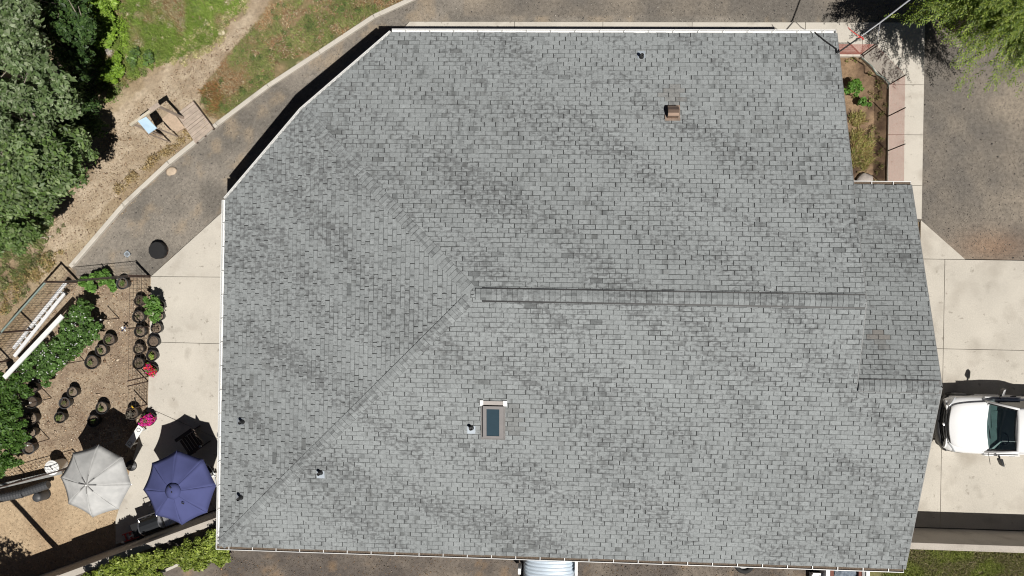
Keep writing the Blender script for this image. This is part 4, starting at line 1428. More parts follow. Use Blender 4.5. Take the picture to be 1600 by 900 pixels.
tb = pot(206, 646, "wide dark tub of cuttings with a yellow handled tool in it", .23, .36, plant=(90, [(.11, .10, .08), (.17, .15, .12)], .2, .1, .08, None), seed=48)
p = P(206, 637, .5)
MB().tube([(p.x, p.y - .06, .36), (p.x, p.y + .06, .52)], .025, 8).build("tool_handle", M_YEL, tb)
shrub("tall_pot_plant", "tall leafy green plant rising over the patio edge pots", "plant", [(234, 472, .8, .22), (243, 476, .85, .22), (238, 486, .85, .22), (246, 488, .7, .2), (243, 498, .7, .18), (240, 468, .7, .18), (250, 480, .6, .18)], 1500, .085, [(.12, .25, .05), (.17, .31, .07), (.08, .17, .03)], 155)
# planting bed
shrub("bed_shrub", "larger bright green shrub in the planting bed", "shrub", [(1332, 134, .35, .2), (1340, 140, .35, .2), (1327, 142, .3, .18), (1338, 130, .3, .16)], 900, .09, [(.12, .25, .04), (.16, .31, .05)], 156)
shrub("bed_shrub", "smaller bright green shrub in the planting bed", "shrub", [(1350, 158, .25, .15), (1355, 163, .2, .12), (1346, 162, .2, .12)], 420, .08, [(.12, .25, .05), (.14, .28, .05)], 157)


def rock(name, u, v, r, m_, label, seed, sq=.6, cat="rock", z=0.0, stretch=1.0, rz=0.0):
    rr = random.Random(seed)
    p = P(u, v, z)
    b = MB()
    n, ms = 12, 6
    for i in range(ms + 1):
        th = math.pi * i / ms
        for k_ in range(n):
            a = 2 * math.pi * k_ / n
            q_ = r * (1 + rr.uniform(-.14, .14))
            x, y = q_ * math.sin(th) * math.cos(a) * stretch, q_ * math.sin(th) * math.sin(a)
            b.v.append((p.x + x * math.cos(rz) - y * math.sin(rz), p.y + x * math.sin(rz) + y * math.cos(rz), z + r * sq * (.55 + math.cos(th))))
    for i in range(ms):
        for k_ in range(n):
            b.f.append((i * n + k_, (i + 1) * n + k_, (i + 1) * n + (k_ + 1) % n, i * n + (k_ + 1) % n))
    return tag(b.build(name, m_, smooth=True), label, cat)


M_ROCKG = mat("grey_rock", (.36, .32, .29), .9, var=.2, scale=6, bump=.5)
M_ROCKB = mat("beige_rock", (.50, .40, .30), .9, var=.15, scale=8, bump=.5)
rock("rock", 172, 82, .17, M_ROCKG, "rounded grey rock among the lime shrubs", 1)
rock("rock", 268, 268, .15, M_ROCKB, "flat beige rock lying on the gravel beside the kerb", 2, .3, stretch=1.35, rz=.3)
rock("rock", 347, 51, .14, mat("pale_rock", (.52, .46, .33), .9, var=.15), "pale yellowish rock in the dry grass by the trail", 3, .5)
rock("rock", 351, 186, .09, M_ROCKB, "small pale rock between the deck and the kerb", 4, .5)
rock("rock", 1350, 281, .22, M_ROCKG, "grey boulder in the planting bed against the garage gutter", 5, .5, stretch=1.3)
rock("rock", 47, 373, .10, M_WHITEP, "small white stone under the edge of the trees", 6, .6)
tag(MB().tube([P(54, 373, .05), P(82, 369, .08)], [.02, .012], 6).build("branch", mat("bleached_wood", (.5, .45, .38), .9), smooth=True), "bleached fallen branch beside the small white stone", "branch")

# ------------------------------------------------------------------ fences
def fence(label, pts, h, post_m, rail_m, posts=(), spacing=.11, mesh_m=None, rail_r=.02, wr=.0052, post_r=.022, hor=6, name="wire_fence", rails=True, z0=0.0):
    t = empty(name, (pts[0].x, pts[0].y, z0), label, "fence")
    w_ = MB()
    for a, b in zip(pts[:-1], pts[1:]):
        L = (b - a).length
        n_ = int(L / spacing)
        for k_ in range(n_ + 1):
            p_ = a.lerp(b, k_ / n_)
            w_.tube([(p_.x, p_.y, z0 + .03), (p_.x, p_.y, z0 + h)], wr, 3, False)
        for k_ in range(hor):
            z_ = z0 + .05 + (h - .06) * k_ / (hor - 1)
            w_.tube([(a.x, a.y, z_), (b.x, b.y, z_)], wr, 3, False)
    o = w_.build("wire_mesh", mesh_m or M_WIRE, t)
    o["kind"] = "stuff"
    for p_ in list(pts) + list(posts):
        MB().tube([(p_.x, p_.y, z0 - .1), (p_.x, p_.y, z0 + h + .05)], post_r, 8).build("post", post_m, t)
    if rails:
        for a, b in zip(pts[:-1], pts[1:]):
            MB().tube([(a.x, a.y, z0 + h), (b.x, b.y, z0 + h)], rail_r, 8).build("rail", rail_m, t)
    return t


fA = [P(124, 441), P(58, 515), P(18, 563), P(-40, 632)]
fence("tall wire fence with a green top pipe beside the white ladder", fA, 1.8, M_RUST, M_GREENP, rail_r=.036, post_r=.036)
fB = [P(126, 441), P(180, 436), P(234.5, 431)]
fence("brown wire fence between the gravel path and the salad plants", fB, 1.35, M_RUST, M_WIRE, rail_r=.012, spacing=.085)
fC = [P(234, 433), P(233, 510), P(232, 588)]
fence("brown wire fence along the patio edge beside two columns of pots", fC, 1.3, M_RUST, M_RUST, spacing=.13, rails=False)
fG = [P(231, 596), P(229.5, 632)]
fence("narrow wire gate at the patio edge between the two flower pots", fG, 1.25, M_RUST, M_RUST, name="wire_gate", rails=False)
fD = [P(132, 722), P(44, 746), P(-30, 768)]
fence("low brown wire fence behind the grey plank and the white bin", fD, 1.15, M_RUST, M_RUST, rail_r=.014)
ga_, gb_ = P(97, 737, .3), P(-40, 769, .3)
t = MB().bar(ga_, gb_, .17, .06)
for f in (.03, .5, .95):
    c_ = ga_.lerp(gb_, f)
    t.bar((c_.x, c_.y, -.05), (c_.x, c_.y, .27), .07)
tag(t.build("grey_plank", mat("grey_rail", (.26, .26, .25), .7, var=.2)), "long grey plank laid beside the black pipe rolls, ending at the white bin", "plank")
k3 = [Vector((8.6, k1[1], 0)), Vector((*k1, 0)), Vector((*k2, 0)), P(1387, 182), P(1386.5, 236), P(1386, 296)]
fence("fine red netting fence on thin dark posts around the planting bed", k3, 1.2, M_WIRE, M_WIRE, spacing=.021, mesh_m=M_REDNET, wr=.0021, hor=46, post_r=.018, rails=False, name="net_fence")
tag(MB().tube([P(1346, 89) + Vector((0, 0, -.1)), P(1346, 89) + Vector((0, 0, 1.25))], .02, 8).build("stake", M_WIRE), "spare dark stake beside the corner post of the red netting", "stake")
gs = MB()
pts = [P(1346, 90, .45), P(1362, 103, .3), P(1370, 116, .5), P(1383, 122, .35), P(1389, 131, .5), P(1386, 138, .2)]
gs.tube(pts, .02, 6)
tag(gs.build("garden_hose", M_GREENP, smooth=True), "green hose drooping along the slanted part of the netting fence", "hose")

for k, (u, v, l) in enumerate(((186, 497.5, "white tipped stake beside the pinwheel"), (131.3, 563.5, "white tipped stake between the blossoming bush and the widest pot"), (80, 622, "white tipped stake between the hedge and the middle pots"),
                               (76.6, 686, "white tipped stake below the hedge, nearest the white bucket"))):
    p = P(u, v)
    t = empty("garden_stake", (p.x, p.y, 0), l, "stake", "garden stakes")
    MB().tube([(p.x, p.y, -.1), (p.x, p.y, 1.05)], .016, 6).build("rod", M_RUST, t)
    MB().tube([(p.x, p.y, 1.05), (p.x, p.y, 1.12)], .022, 8).build("cap", M_WHITEP, t)

# ladder standing on its edge along the foot of the fence
t = empty("ladder", tuple(P(60, 492)), "white aluminium extension ladder lying along the tall wire fence", "ladder")
la, lb = P(104, 441, .32), P(16, 552, .32)
ld = (lb - la).normalized(); lnn = Vector((-ld.y, ld.x, 0))
if lnn.x > 0: lnn = -lnn
for sgn, z_ in ((0, .30), (1, .30)):
    for o_ in (-.02 + sgn * .20,):
        q0 = la - lnn * o_ + ld * (.35 if sgn else 0); q1 = lb - lnn * o_ - ld * (0 if sgn else .2)
        MB().bar((q0.x, q0.y, z_), (q1.x, q1.y, z_), .115, .05).build("rail", M_ALU, t)
L = (lb - la).length
n_ = int(L / .30)
for k_ in range(1, n_):
    c_ = la + ld * (k_ * .30 + .1)
    a_ = c_ - lnn * .02; b_ = c_ - lnn * .16
    MB().tube([(a_.x, a_.y, .30), (b_.x, b_.y, .30)], .03, 8).build("rung", M_ALU, t)
for sgn in (0, 1):
    q0 = la - lnn * (-.02 + sgn * .20) + ld * (.35 if sgn else 0)
    MB().box((q0.x, q0.y, .27), (.09, .14, .1), math.atan2(ld.y, ld.x)).build("foot", M_BLACKP, t)

# white beam on two stakes over the bush
t = empty("white_beam", tuple(P(70, 560)), "long white beam held on stakes above the blossoming bush", "beam")
ba, bb = P(98, 493, 1.45), P(7, 590, 1.45)
MB().bar(ba, bb, .15, .06).build("beam", M_WHITEP, t)
for f in (.06, .93):
    c_ = ba.lerp(bb, f)
    MB().tube([(c_.x, c_.y, -.1), (c_.x, c_.y, 1.43)], .022, 8).build("post", M_RUST, t)

# pinwheel
p = P(194, 514, .35)
t = empty("pinwheel", (p.x, p.y, 0), "small white and blue pinwheel on a stick beside the seedling pots", "pinwheel")
MB().tube([(p.x, p.y, -.05), (p.x, p.y, .36)], .008, 6).build("stick", M_WIRE, t)
for k_ in range(4):
    a = k_ * math.pi / 2 + .4
    u1 = Vector((math.cos(a), math.sin(a), 0)); u2 = Vector((-math.sin(a), math.cos(a), 0)); o_ = Vector((p.x, p.y, .37))
    MB().add([o_, o_ + u1 * .11, o_ + u1 * .085 + u2 * .07 + Vector((0, 0, .03)), o_ + u2 * .03 + Vector((0, 0, .02))], [(0, 1, 2, 3), (3, 2, 1, 0)]).build("vane", M_WHITEP if k_ % 2 else mat("navy_plastic", (.02, .025, .07), .5), t)

# wire plant cage
p = P(190, 675)
t = MB()
for k_ in range(7):
    a = 2 * math.pi * k_ / 7
    t.tube([(p.x + .17 * math.cos(a), p.y + .17 * math.sin(a), 0), (p.x + .26 * math.cos(a), p.y + .26 * math.sin(a), .95)], .005, 4)
for z_, r_ in ((.3, .20), (.6, .225), (.92, .257)):
    t.tube([(p.x + r_ * math.cos(2 * math.pi * k_ / 16), p.y + r_ * math.sin(2 * math.pi * k_ / 16), z_) for k_ in range(17)], .005, 4)
tag(t.build("plant_cage", mat("grey_wire", (.3, .29, .27), .5, .4)), "round wire plant cage in the shade of the grey umbrella", "plant cage")

# white bench with a cup hole at either end
qd = [P(216, 664, .45), P(224, 669.5, .45), P(204.5, 700, .45), P(194, 696, .45)]
e0, e1 = (qd[0] + qd[1]) / 2, (qd[2] + qd[3]) / 2
t = empty("bench", ((e0.x + e1.x) / 2, (e0.y + e1.y) / 2, 0), "narrow white plastic bench with a dark ring at each end", "bench")
MB().bar(e0 - Vector((0, 0, .025)), e1 - Vector((0, 0, .025)), .235, .05).build("top", M_WHITEP, t, bevel=.012)
dv = (e1 - e0).normalized()
for k_, f in ((0, .14), (1, -.14)):
    c_ = (e0 if f > 0 else e1) + dv * f
    ring = MB().tube([(c_.x + .065 * math.cos(2 * math.pi * a / 18), c_.y + .065 * math.sin(2 * math.pi * a / 18), .455) for a in range(19)], .011, 6, False)
    ring.build("ring", mat("grey_plastic", (.2, .2, .2), .5), t)
    sd_ = Vector((-dv.y, dv.x, 0)) * .09
    for s_ in (-1, 1):
        b_ = c_ + sd_ * s_
        MB().bar((b_.x, b_.y, .0), (b_.x, b_.y, .42), .035).build("leg", M_WHITEP, t)

# bucket with lid, black pipe rolls, black tub, black cover
p = P(80.5, 731, .62)
t = empty("lidded_bin", (p.x, p.y, 0), "white round bin with a raised lid by the end of the grey plank", "bin")
MB().lathe((p.x, p.y, 0), [(.20, .02), (.235, .55), (.25, .56), (.25, .60)], 22).build("body", M_WHITEP, t, smooth=True)
MB().lathe((p.x, p.y, .60), [(.262, -.02), (.262, .015), (.20, .03), (.19, .05), (.07, .06), (.06, .085), (.0, .088)], 22).build("lid", M_WHITEP, t)
MB().bar((p.x - .02, p.y + .08, .69), (p.x + .09, p.y - .05, .69), .02, .03).build("handle", M_BRONZE, t)
for k, (a, b, l) in enumerate((((-12, 781), (36, 771), "black corrugated pipe roll beside the grey plank, running out of the picture"), ((37, 770), (76, 757), "shorter black corrugated pipe roll beside the grey plank, ending by the round tub"))):
    a, b = P(*a, .45), P(*b, .45)
    n_ = int((b - a).length / .035)
    rs = [(.155 if k_ % 3 else .125) for k_ in range(n_ + 1)]
    tag(MB().tube([a.lerp(b, k_ / n_) for k_ in range(n_ + 1)], rs, 14).build("corrugated_pipe", mat("charcoal_plastic", (.06, .062, .066), .5, var=.15)), l, "pipe", "corrugated pipe rolls")
for f in (.15, .8):
    pass
p = P(56, 778, .5)
t = empty("black_tub", (p.x, p.y, 0), "round charcoal tub turned upside down below the pipe rolls", "tub")
MB().lathe((p.x, p.y, 0), [(.19, 0), (.185, .1), (.165, .44), (.14, .49), (.0, .5)], 20).build("shell", mat("charcoal_plastic", (.06, .062, .066), .5, var=.15), t, smooth=True)
MB().lathe((p.x, p.y, 0), [(.205, 0), (.205, .03), (.188, .03)], 20).build("rim", M_BLACKP, t)
p = P(244.5, 391, .27)
t = empty("fire_pit", (p.x, p.y, 0), "round fire pit under a black fabric cover beside the patio", "fire pit")
b = MB(); n_ = 11
for z_, r_ in ((.02, .30), (.22, .32), (.27, .30), (.285, .0)):
    for k_ in range(n_):
        a = 2 * math.pi * k_ / n_
        b.v.append((p.x + r_ * math.cos(a), p.y + r_ * math.sin(a), z_))
for i in range(3):
    for k_ in range(n_):
        b.f.append((i * n_ + k_, i * n_ + (k_ + 1) % n_, (i + 1) * n_ + (k_ + 1) % n_, (i + 1) * n_ + k_))
b.build("cover", M_COVER, t)
MB().lathe((p.x, p.y, 0), [(.30, 0), (.30, .06), (.26, .06)], 16).build("base", M_RUST, t)
p = P(199, 397, .02)
t = empty("drain_grate", (p.x, p.y, 0), "small square pale drain grate set in the gravel", "drain")
for k_ in range(4):
    a = k_ * math.pi / 2 + math.radians(45)
    c_ = Vector((p.x + .085 * math.cos(a), p.y + .085 * math.sin(a), .03))
    MB().box(c_, (.03, .2, .03), a).build("rim", M_FLASH, t)
for k_ in range(4):
    c_ = Vector((p.x, p.y, .028)) + Vector((math.cos(math.radians(45)), math.sin(math.radians(45)), 0)) * ((k_ - 1.5) * .035)
    MB().box(c_, (.014, .15, .02), math.radians(45)).build("bar", M_FLASH, t)


# ------------------------------------------------------------------ umbrellas
def umbrella(cu, cv, R, ang, zr, rise, canvas, label, vent, sag=.028, tilt=0):
    c = P(cu, cv, zr)
    t = empty("patio_umbrella", (c.x, c.y, 0), label, "umbrella")
    hub = Vector((c.x, c.y, zr + rise))
    N_ = 8
    tips = [Vector((c.x + R * math.cos(ang + k * math.pi / 4), c.y + R * math.sin(ang + k * math.pi / 4), zr)) for k in range(N_)]
    G = 8
    for k in range(N_):
        a, b = tips[k], tips[(k + 1) % N_]
        vs, fs = [], []
        for i in range(G + 1):
            f = i / G
            f0 = .03 + .97 * f
            for j in range(G + 1):
                g = j / G
                # ribs bow a little; the cloth dips and pulls in between them
                bow = .06 * math.sin(math.pi * f0)
                p_ = hub.lerp(a.lerp(b, g), f0) + Vector((0, 0, bow))
                w = 4 * g * (1 - g)
                p_ += (hub - p_).normalized() * (w * sag * R * f0 ** 2) * Vector((1, 1, 0)).length * .7 + Vector((0, 0, -.055 * w * f0))
                p_ += Vector((0, 0, .006 * math.sin(9 * f + 5 * g + k)))
                vs.append(p_)
        W_ = G + 1
        fs = [(i * W_ + j, (i + 1) * W_ + j, (i + 1) * W_ + j + 1, i * W_ + j + 1) for i in range(G) for j in range(G)]
        # hem
        o = MB().add(vs, fs).build("canopy_panel", canvas, t, smooth=True)
        sm = o.modifiers.new("cloth", 'SOLIDIFY'); sm.thickness = .006
        rp = [hub.lerp(a, f) + Vector((0, 0, .06 * math.sin(math.pi * f) - .025)) for f in (.02, .25, .5, .75, 1)]
        MB().tube(rp, .011, 6).build("rib", vent[0], t)
        MB().tube([hub.lerp(a, f) + Vector((0, 0, .06 * math.sin(math.pi * f) + .007)) for f in (.1, .3, .5, .7, .9, .995)], .007, 5).build("seam", canvas, t)
    MB().tube([(c.x, c.y, 0), (c.x, c.y, zr + rise + .03)], .024, 10).build("pole", vent[0], t)
    MB().lathe((c.x, c.y, .07), [(.20, 0), (.19, .05), (.08, .09), (.04, .3), (.03, .3)], 18).build("base", M_BLACKP, t)
    MB().lathe((c.x, c.y, zr + rise), [(.03, -.02), (.035, .03), (.022, .05), (0, .07)], 10).build("finial", vent[1], t)
    return t, hub, tips


t, hub, tips = umbrella(280.5, 762, 1.235, math.radians(95), 2.2, .48, M_BLUEC, "navy blue octagonal patio umbrella over the grill", (M_BRONZE, M_TRIM))
vs = [hub + Vector((0, 0, .05))]
for ring, (rr_, dz) in enumerate(((.5, 0), (1, 0))):
    for k in range(16):
        a = math.radians(95) + k * math.pi / 8
        q_ = .27 * rr_ * (1 if k % 2 == 0 else .95)
        vs.append(hub + Vector((q_ * math.cos(a), q_ * math.sin(a), .05 - .48 * q_ / 1.235 * .9)))
fs = [(0, 1 + k, 1 + (k + 1) % 16) for k in range(16)] + [(1 + k, 17 + k, 17 + (k + 1) % 16, 1 + (k + 1) % 16) for k in range(16)]
o = MB().add(vs, fs).build("vent_cap", M_BLUEC, t, smooth=True)
o.modifiers.new("cloth", 'SOLIDIFY').thickness = .006
for a, rr_ in ((-2.6, 1.07), (-.9, .5), (2.0, .16)):
    c_ = hub + Vector((math.cos(a) * rr_, math.sin(a) * rr_, -.48 * rr_ / 1.235 + .06 * math.sin(math.pi * rr_ / 1.235) + .05))
    MB().box(c_, (.10, .035, .012), a + .5).build("strap", M_TRIM, t)
t, hub, tips = umbrella(149.5, 751.5, 1.215, math.radians(86), 2.2, .50, M_GREYC, "pale grey octagonal patio umbrella over the wood chips", (M_STEEL, M_WHITEP))
M_GREYB = mat("grey_binding", (.25, .245, .24), .7)
for k in range(8):
    a = math.radians(86) + k * math.pi / 4
    MB().bar(hub + Vector((math.cos(a) * .06, math.sin(a) * .06, .0)), hub + Vector((math.cos(a) * .30, math.sin(a) * .30, -.045)), .028, .012).build("binding", M_GREYB, t)

# ------------------------------------------------------------------ patio furniture
# slatted chair in the blue umbrella's shade
fc = P(300, 690, .4)
t = empty("garden_chair", (fc.x, fc.y, .07), "dark slatted wooden garden chair in the shade of the navy umbrella", "chair")
ang = math.radians(36)        # the way the chair's back lies
fw = Vector((-math.cos(ang), -math.sin(ang), 0)); sd_ = Vector((-fw.y, fw.x, 0))
Z7 = Vector((0, 0, 1))
o_ = Vector((fc.x, fc.y, .07))
for k_ in range(6):
    c_ = o_ + fw * (.30 - k_ * .105) + Z7 * (.36 - k_ * .02)
    MB().bar(c_ - sd_ * .27, c_ + sd_ * .27, .085, .022).build("seat_slat", M_WOODD, t)
for k_ in range(5):
    c_ = o_ - fw * .27 + sd_ * ((k_ - 2) * .115) + Z7 * .26
    MB().bar(c_, c_ - fw * .30 + Z7 * (.72 - abs(k_ - 2) * .05), .095, .022, up=tuple(fw)).build("back_slat", M_WOODD, t)
for s_ in (-1, 1):
    c_ = o_ + sd_ * (.33 * s_)
    MB().bar(c_ + fw * .36 + Z7 * .56, c_ - fw * .36 + Z7 * .54, .12, .025).build("armrest", M_WOODD, t)
    MB().bar(c_ + fw * .28, c_ + fw * .28 + Z7 * .55, .08, .03).build("leg", M_WOODD, t)
    MB().bar(c_ + fw * .30 + Z7 * .34, c_ - fw * .42 + Z7 * .02, .03, .11).build("leg", M_WOODD, t)
tag(MB().lathe(tuple(o_ - fw * .30 + sd_ * .33 + Z7 * .55), [(.035, 0), (.04, .1), (.032, .1), (.03, .02), (0, .02)], 12).build("cup", M_WHITEP), "white cup on the arm of the slatted garden chair", "cup")

# grill
gc_ = P(238, 819, .95)
t = empty("gas_grill", (gc_.x, gc_.y, .07), "black gas grill with steel handle half under the navy umbrella", "grill")
ga = math.atan2(wdir.y, wdir.x)
gx_ = Vector((math.cos(ga), math.sin(ga), 0)); gy_ = Vector((-math.sin(ga), math.cos(ga), 0))
o_ = Vector((gc_.x, gc_.y, .07))
lp = [(-.24, .84), (-.24, .94), (-.18, 1.06), (-.06, 1.13), (.08, 1.11), (.2, 1.02), (.26, .9), (.26, .84)]
vs = [o_ + gx_ * x + gy_ * y + Z7 * z for x in (-.34, .34) for y, z in lp]
m_ = len(lp)
MB().add(vs, [(i, i + 1, m_ + i + 1, m_ + i) for i in range(m_ - 1)] + [tuple(range(m_)), tuple(range(2 * m_ - 1, m_ - 1, -1))]).build("lid", mat("dark_enamel", (.022, .024, .027), .6, .0, spec=.2), t)
for s_ in (-1, 1):
    lp2 = [(y * 1.06, z * 1.0 + .01) for y, z in lp]
    vs = [o_ + gx_ * (x * s_) + gy_ * y + Z7 * z for x in (.345, .385) for y, z in lp2]
    MB().add(vs, [(i, i + 1, m_ + i + 1, m_ + i) for i in range(m_ - 1)] + [tuple(range(m_)), tuple(range(2 * m_ - 1, m_ - 1, -1))]).build("lid_end", M_STEEL, t)
hp_ = [(-.33, .22, 1.0), (-.33, .36, 1.04), (.33, .36, 1.04), (.33, .22, 1.0)]
MB().tube([o_ + gx_ * x + gy_ * y + Z7 * z for x, y, z in hp_], .016, 8).build("handle", M_STEEL, t)
MB().box(o_ + Z7 * .78, (.74, .52, .13), ga).build("firebox", M_TRIM, t)
for s_ in (-1, 1):
    sh_ = MB().box(o_ + gx_ * (.60 * s_) + Z7 * .84, (.36, .46, .03), ga).build("side_shelf", M_STEEL if s_ > 0 else M_TRIM, t)
    MB().bar(o_ + gx_ * (.44 * s_) + gy_ * .27 + Z7 * .87, o_ + gx_ * (.44 * s_) - gy_ * .24 + Z7 * .87, .035).build("shelf_rail", M_STEEL, t)
    for q_ in (-.2, .2):
        MB().bar(o_ + gx_ * (.33 * s_) + gy_ * q_, o_ + gx_ * (.33 * s_) + gy_ * q_ + Z7 * .75, .045).build("leg", M_TRIM, t)
for k_ in range(5):
    MB().bar(o_ + gx_ * (.47 + k_ * .062) + gy_ * .2 + Z7 * .862, o_ + gx_ * (.47 + k_ * .062) - gy_ * .2 + Z7 * .862, .035, .02).build("shelf_slat", M_STEEL, t)
for k_ in range(3):
    c_ = o_ + gx_ * (-.2 + k_ * .2) + gy_ * .275 + Z7 * .79
    MB().tube([c_, c_ + gy_ * .035], .028, 10).build("knob", M_STEEL, t)
# red hand truck lying beside the wall
rc = P(203, 838, .3)
t = empty("hand_truck", (rc.x, rc.y, .07), "red hand truck lying in the wall shadow beside the grill", "hand truck")
o_ = Vector((rc.x, rc.y, .07))
for s_ in (-1, 1):
    MB().tube([o_ - gx_ * .30 + gy_ * (.13 * s_) + Z7 * .16, o_ + gx_ * .28 + gy_ * (.13 * s_) + Z7 * .2], .022, 8).build("frame_tube", M_RED, t)
    c_ = o_ + gx_ * .26 + gy_ * (.2 * s_)
    MB().tube([c_ - gy_ * .03 + Z7 * .12, c_ + gy_ * .03 + Z7 * .12], .12, 14).build("wheel", M_RUBBER, t)
for f in (-.18, 0, .18):
    MB().bar(o_ + gx_ * f - gy_ * .13 + Z7 * .18, o_ + gx_ * f + gy_ * .13 + Z7 * .18, .06, .02).build("crossbar", M_RED, t)
MB().box(o_ + gx_ * .05 + Z7 * .215, (.22, .05, .02), ga + .15).build("label_plate", M_WHITEP, t)
MB().bar(o_ - gx_ * .31 - gy_ * .15 + Z7 * .16, o_ - gx_ * .42 - gy_ * .1 + Z7 * .16, .05, .04).build("grip", M_WHITEP, t)
# hose loop against the house and a pale hose under the umbrella
c_ = P(346, 671, .5)
lp = [(c_.x + .02 + .07 * math.sin(a * 2), c_.y + .30 * math.cos(a), .45 + .33 * math.sin(a)) for a in [k * math.pi / 12 for k in range(25)]]
tag(MB().tube(lp, .016, 6).build("hose_loop", M_BLACKP, smooth=True), "black hose loop showing beside the white gutter of the patio side", "hose")
tag(MB().tube([P(318, 722, .12), P(326, 727, .25), P(333, 738, .3), P(336, 748, .15), P(338, 760, .12)], .017, 6).build("garden_hose", mat("pale_hose", (.5, .52, .53), .5), smooth=True), "pale curved hose between the navy umbrella and the house", "hose")
t = MB(); p = P(334, 744, .3)
t.box(p, (.16, .07, .05), .2).box(p + Vector((.05, .06, .0)), (.05, .12, .05), .2)
tag(t.build("hose_nozzle", M_WHITEP), "small white hose nozzle between the navy umbrella and the house", "nozzle")
p = P(346.5, 561, 2.7)
t = empty("wall_planter", (p.x, p.y, 2.5), "narrow brown wooden box hanging outside the patio side gutter", "planter box")
MB().box((p.x + .02, p.y, 2.66), (.08, .55, .2)).build("box", mat("brown_wood", (.22, .11, .06), .7, var=.3), t)
MB().box((p.x + .12, p.y, 2.60), (.14, .05, .04)).build("bracket", M_RUST, t)

# ------------------------------------------------------------------ play corner on the bank
dq = [P(275, 177.5, .16), P(302, 157.5, .16), P(334, 200, .16), P(305, 224, .16)]
t = empty("wooden_deck", tuple((dq[0] + dq[2]) / 2 * Vector((1, 1, 0)) if False else Vector(((dq[0].x + dq[2].x) / 2, (dq[0].y + dq[2].y) / 2, 0))), "weathered grey plank deck beside the kerb", "deck")
N_ = 10
for k in range(N_):
    f0, f1 = k / N_, (k + 1) / N_
    a, b = dq[0].lerp(dq[3], f0), dq[1].lerp(dq[2], f0)
    c2_, d2_ = dq[0].lerp(dq[3], f1), dq[1].lerp(dq[2], f1)
    pp = shrink([(v.x, v.y) for v in (a, b, d2_, c2_)], .005 if k % 5 else .012)
    MB().prism(pp, .12, .155 + rnd.uniform(0, .012)).build("plank", M_WOODG, t)
for f in (.06, .5, .94):
    a, b = dq[0].lerp(dq[1], f), dq[3].lerp(dq[2], f)
    MB().bar((a.x, a.y, .06), (b.x, b.y, .06), .07, .11).build("joist", M_WOODD, t)
MB().bar((dq[1].x, dq[1].y, .1), (dq[2].x, dq[2].y, .1), .03, .14).build("edge_board", M_WOODD, t)
sq = [P(253, 185, .12), P(268, 172, .12), P(289, 199, .12), P(277, 206, .12), P(259, 201, .12)]
t = tag(MB().prism([(v.x, v.y) for v in sq], .02, .12).build("platform", M_WOODT, bevel=.01), "low tan boarded platform between the deck and the blue roofed frame", "platform")
b0_, b1_ = P(204, 196, 1.9), P(249, 164, 1.9)
t = empty("play_frame", ((b0_.x + b1_.x) / 2, (b0_.y + b1_.y) / 2, 0), "wooden play frame with a light beam and pale blue roof panel", "play frame")
MB().bar(b0_, b1_, .09, .09).build("beam", mat("light_wood", (.52, .46, .36), .8, var=.15), t)
MB().bar(P(234, 173, 1.95), P(249, 163, 1.95), .15, .04).build("beam_cover", M_WOODG, t)
rq = [P(215, 189, 1.95), P(224, 178, 1.95), P(245, 200, 1.5), P(232, 209, 1.5)]
rm = MB()
top_ = [tuple(v) for v in rq]; bt = [tuple(v - Vector((0, 0, .035))) for v in rq]
rm.add(top_ + bt, [(0, 1, 2, 3), (7, 6, 5, 4)] + [(i, 4 + i, 4 + (i + 1) % 4, (i + 1) % 4) for i in range(4)])
rm.build("roof_panel", M_SKYP, t)
for f in (.08, .95):
    c_ = b0_.lerp(b1_, f)
    MB().bar(c_, (c_.x, c_.y, 0), .07).build("leg", M_WOODG, t)
for q_ in (rq[2], rq[3]):
    MB().bar(q_ - Vector((0, 0, .02)), (q_.x, q_.y, 0), .04).build("post", M_WOODG, t)
tag(MB().tube([P(222, 202, .05), P(240, 221, .05)], [.018, .012], 6).build("stick", M_WOODT), "thin brown stick on the ground below the blue roofed frame", "stick")

# ------------------------------------------------------------------ service drop cable with its red ribbon
t = empty("service_cable", tuple(P(1310, 81, 3.05)), "overhead service cable running from the roof corner past a red ribbon", "cable")
cA, cB, cC, cD = P(1308, 83, 3.1), P(1345, 57, 3.35), P(1374, 36, 3.6), P(1470, -38, 5.0)
MB().tube([cA, cA.lerp(cB, .5) - Vector((0, 0, .03)), cB], .024, 7).build("black_lead", M_RUBBER, t)
MB().tube([cB, cC], .02, 7).build("grey_lead", mat("grey_cable", (.42, .43, .45), .5), t)
MB().tube([cC, cD], .024, 7).build("white_lead", mat("white_cable", (.45, .46, .48), .5), t)
MB().tube([P(1375, 36, 3.62), P(1373, 48, 3.3), P(1371, 62, 2.6)], .012, 6).build("hanging_lead", mat("grey_cable", None), t)
a, b = on_plane(1272, 53, zN), on_plane(1306, 77, zN)
MB().tube([a + Vector((0, .05, .03)), a.lerp(b, .5) + Vector((0, 0, .045)), b + Vector((0, 0, .05)), cA], .02, 6).build("roof_lead", M_RUBBER, t)
rb = MB()
rp = [P(1325, 43, 3.4), P(1329, 47, 3.45), P(1337, 53, 3.42), P(1345, 58, 3.40), P(1349, 62, 3.2)]
rb.tube(rp, .013, 5)
rb.tube([P(1340, 59, 3.38), P(1345, 57, 3.42), P(1349, 60, 3.3)], .014, 5)
rb.build("red_ribbon", mat("red_plastic_tape", (.62, .07, .06), .5), t)

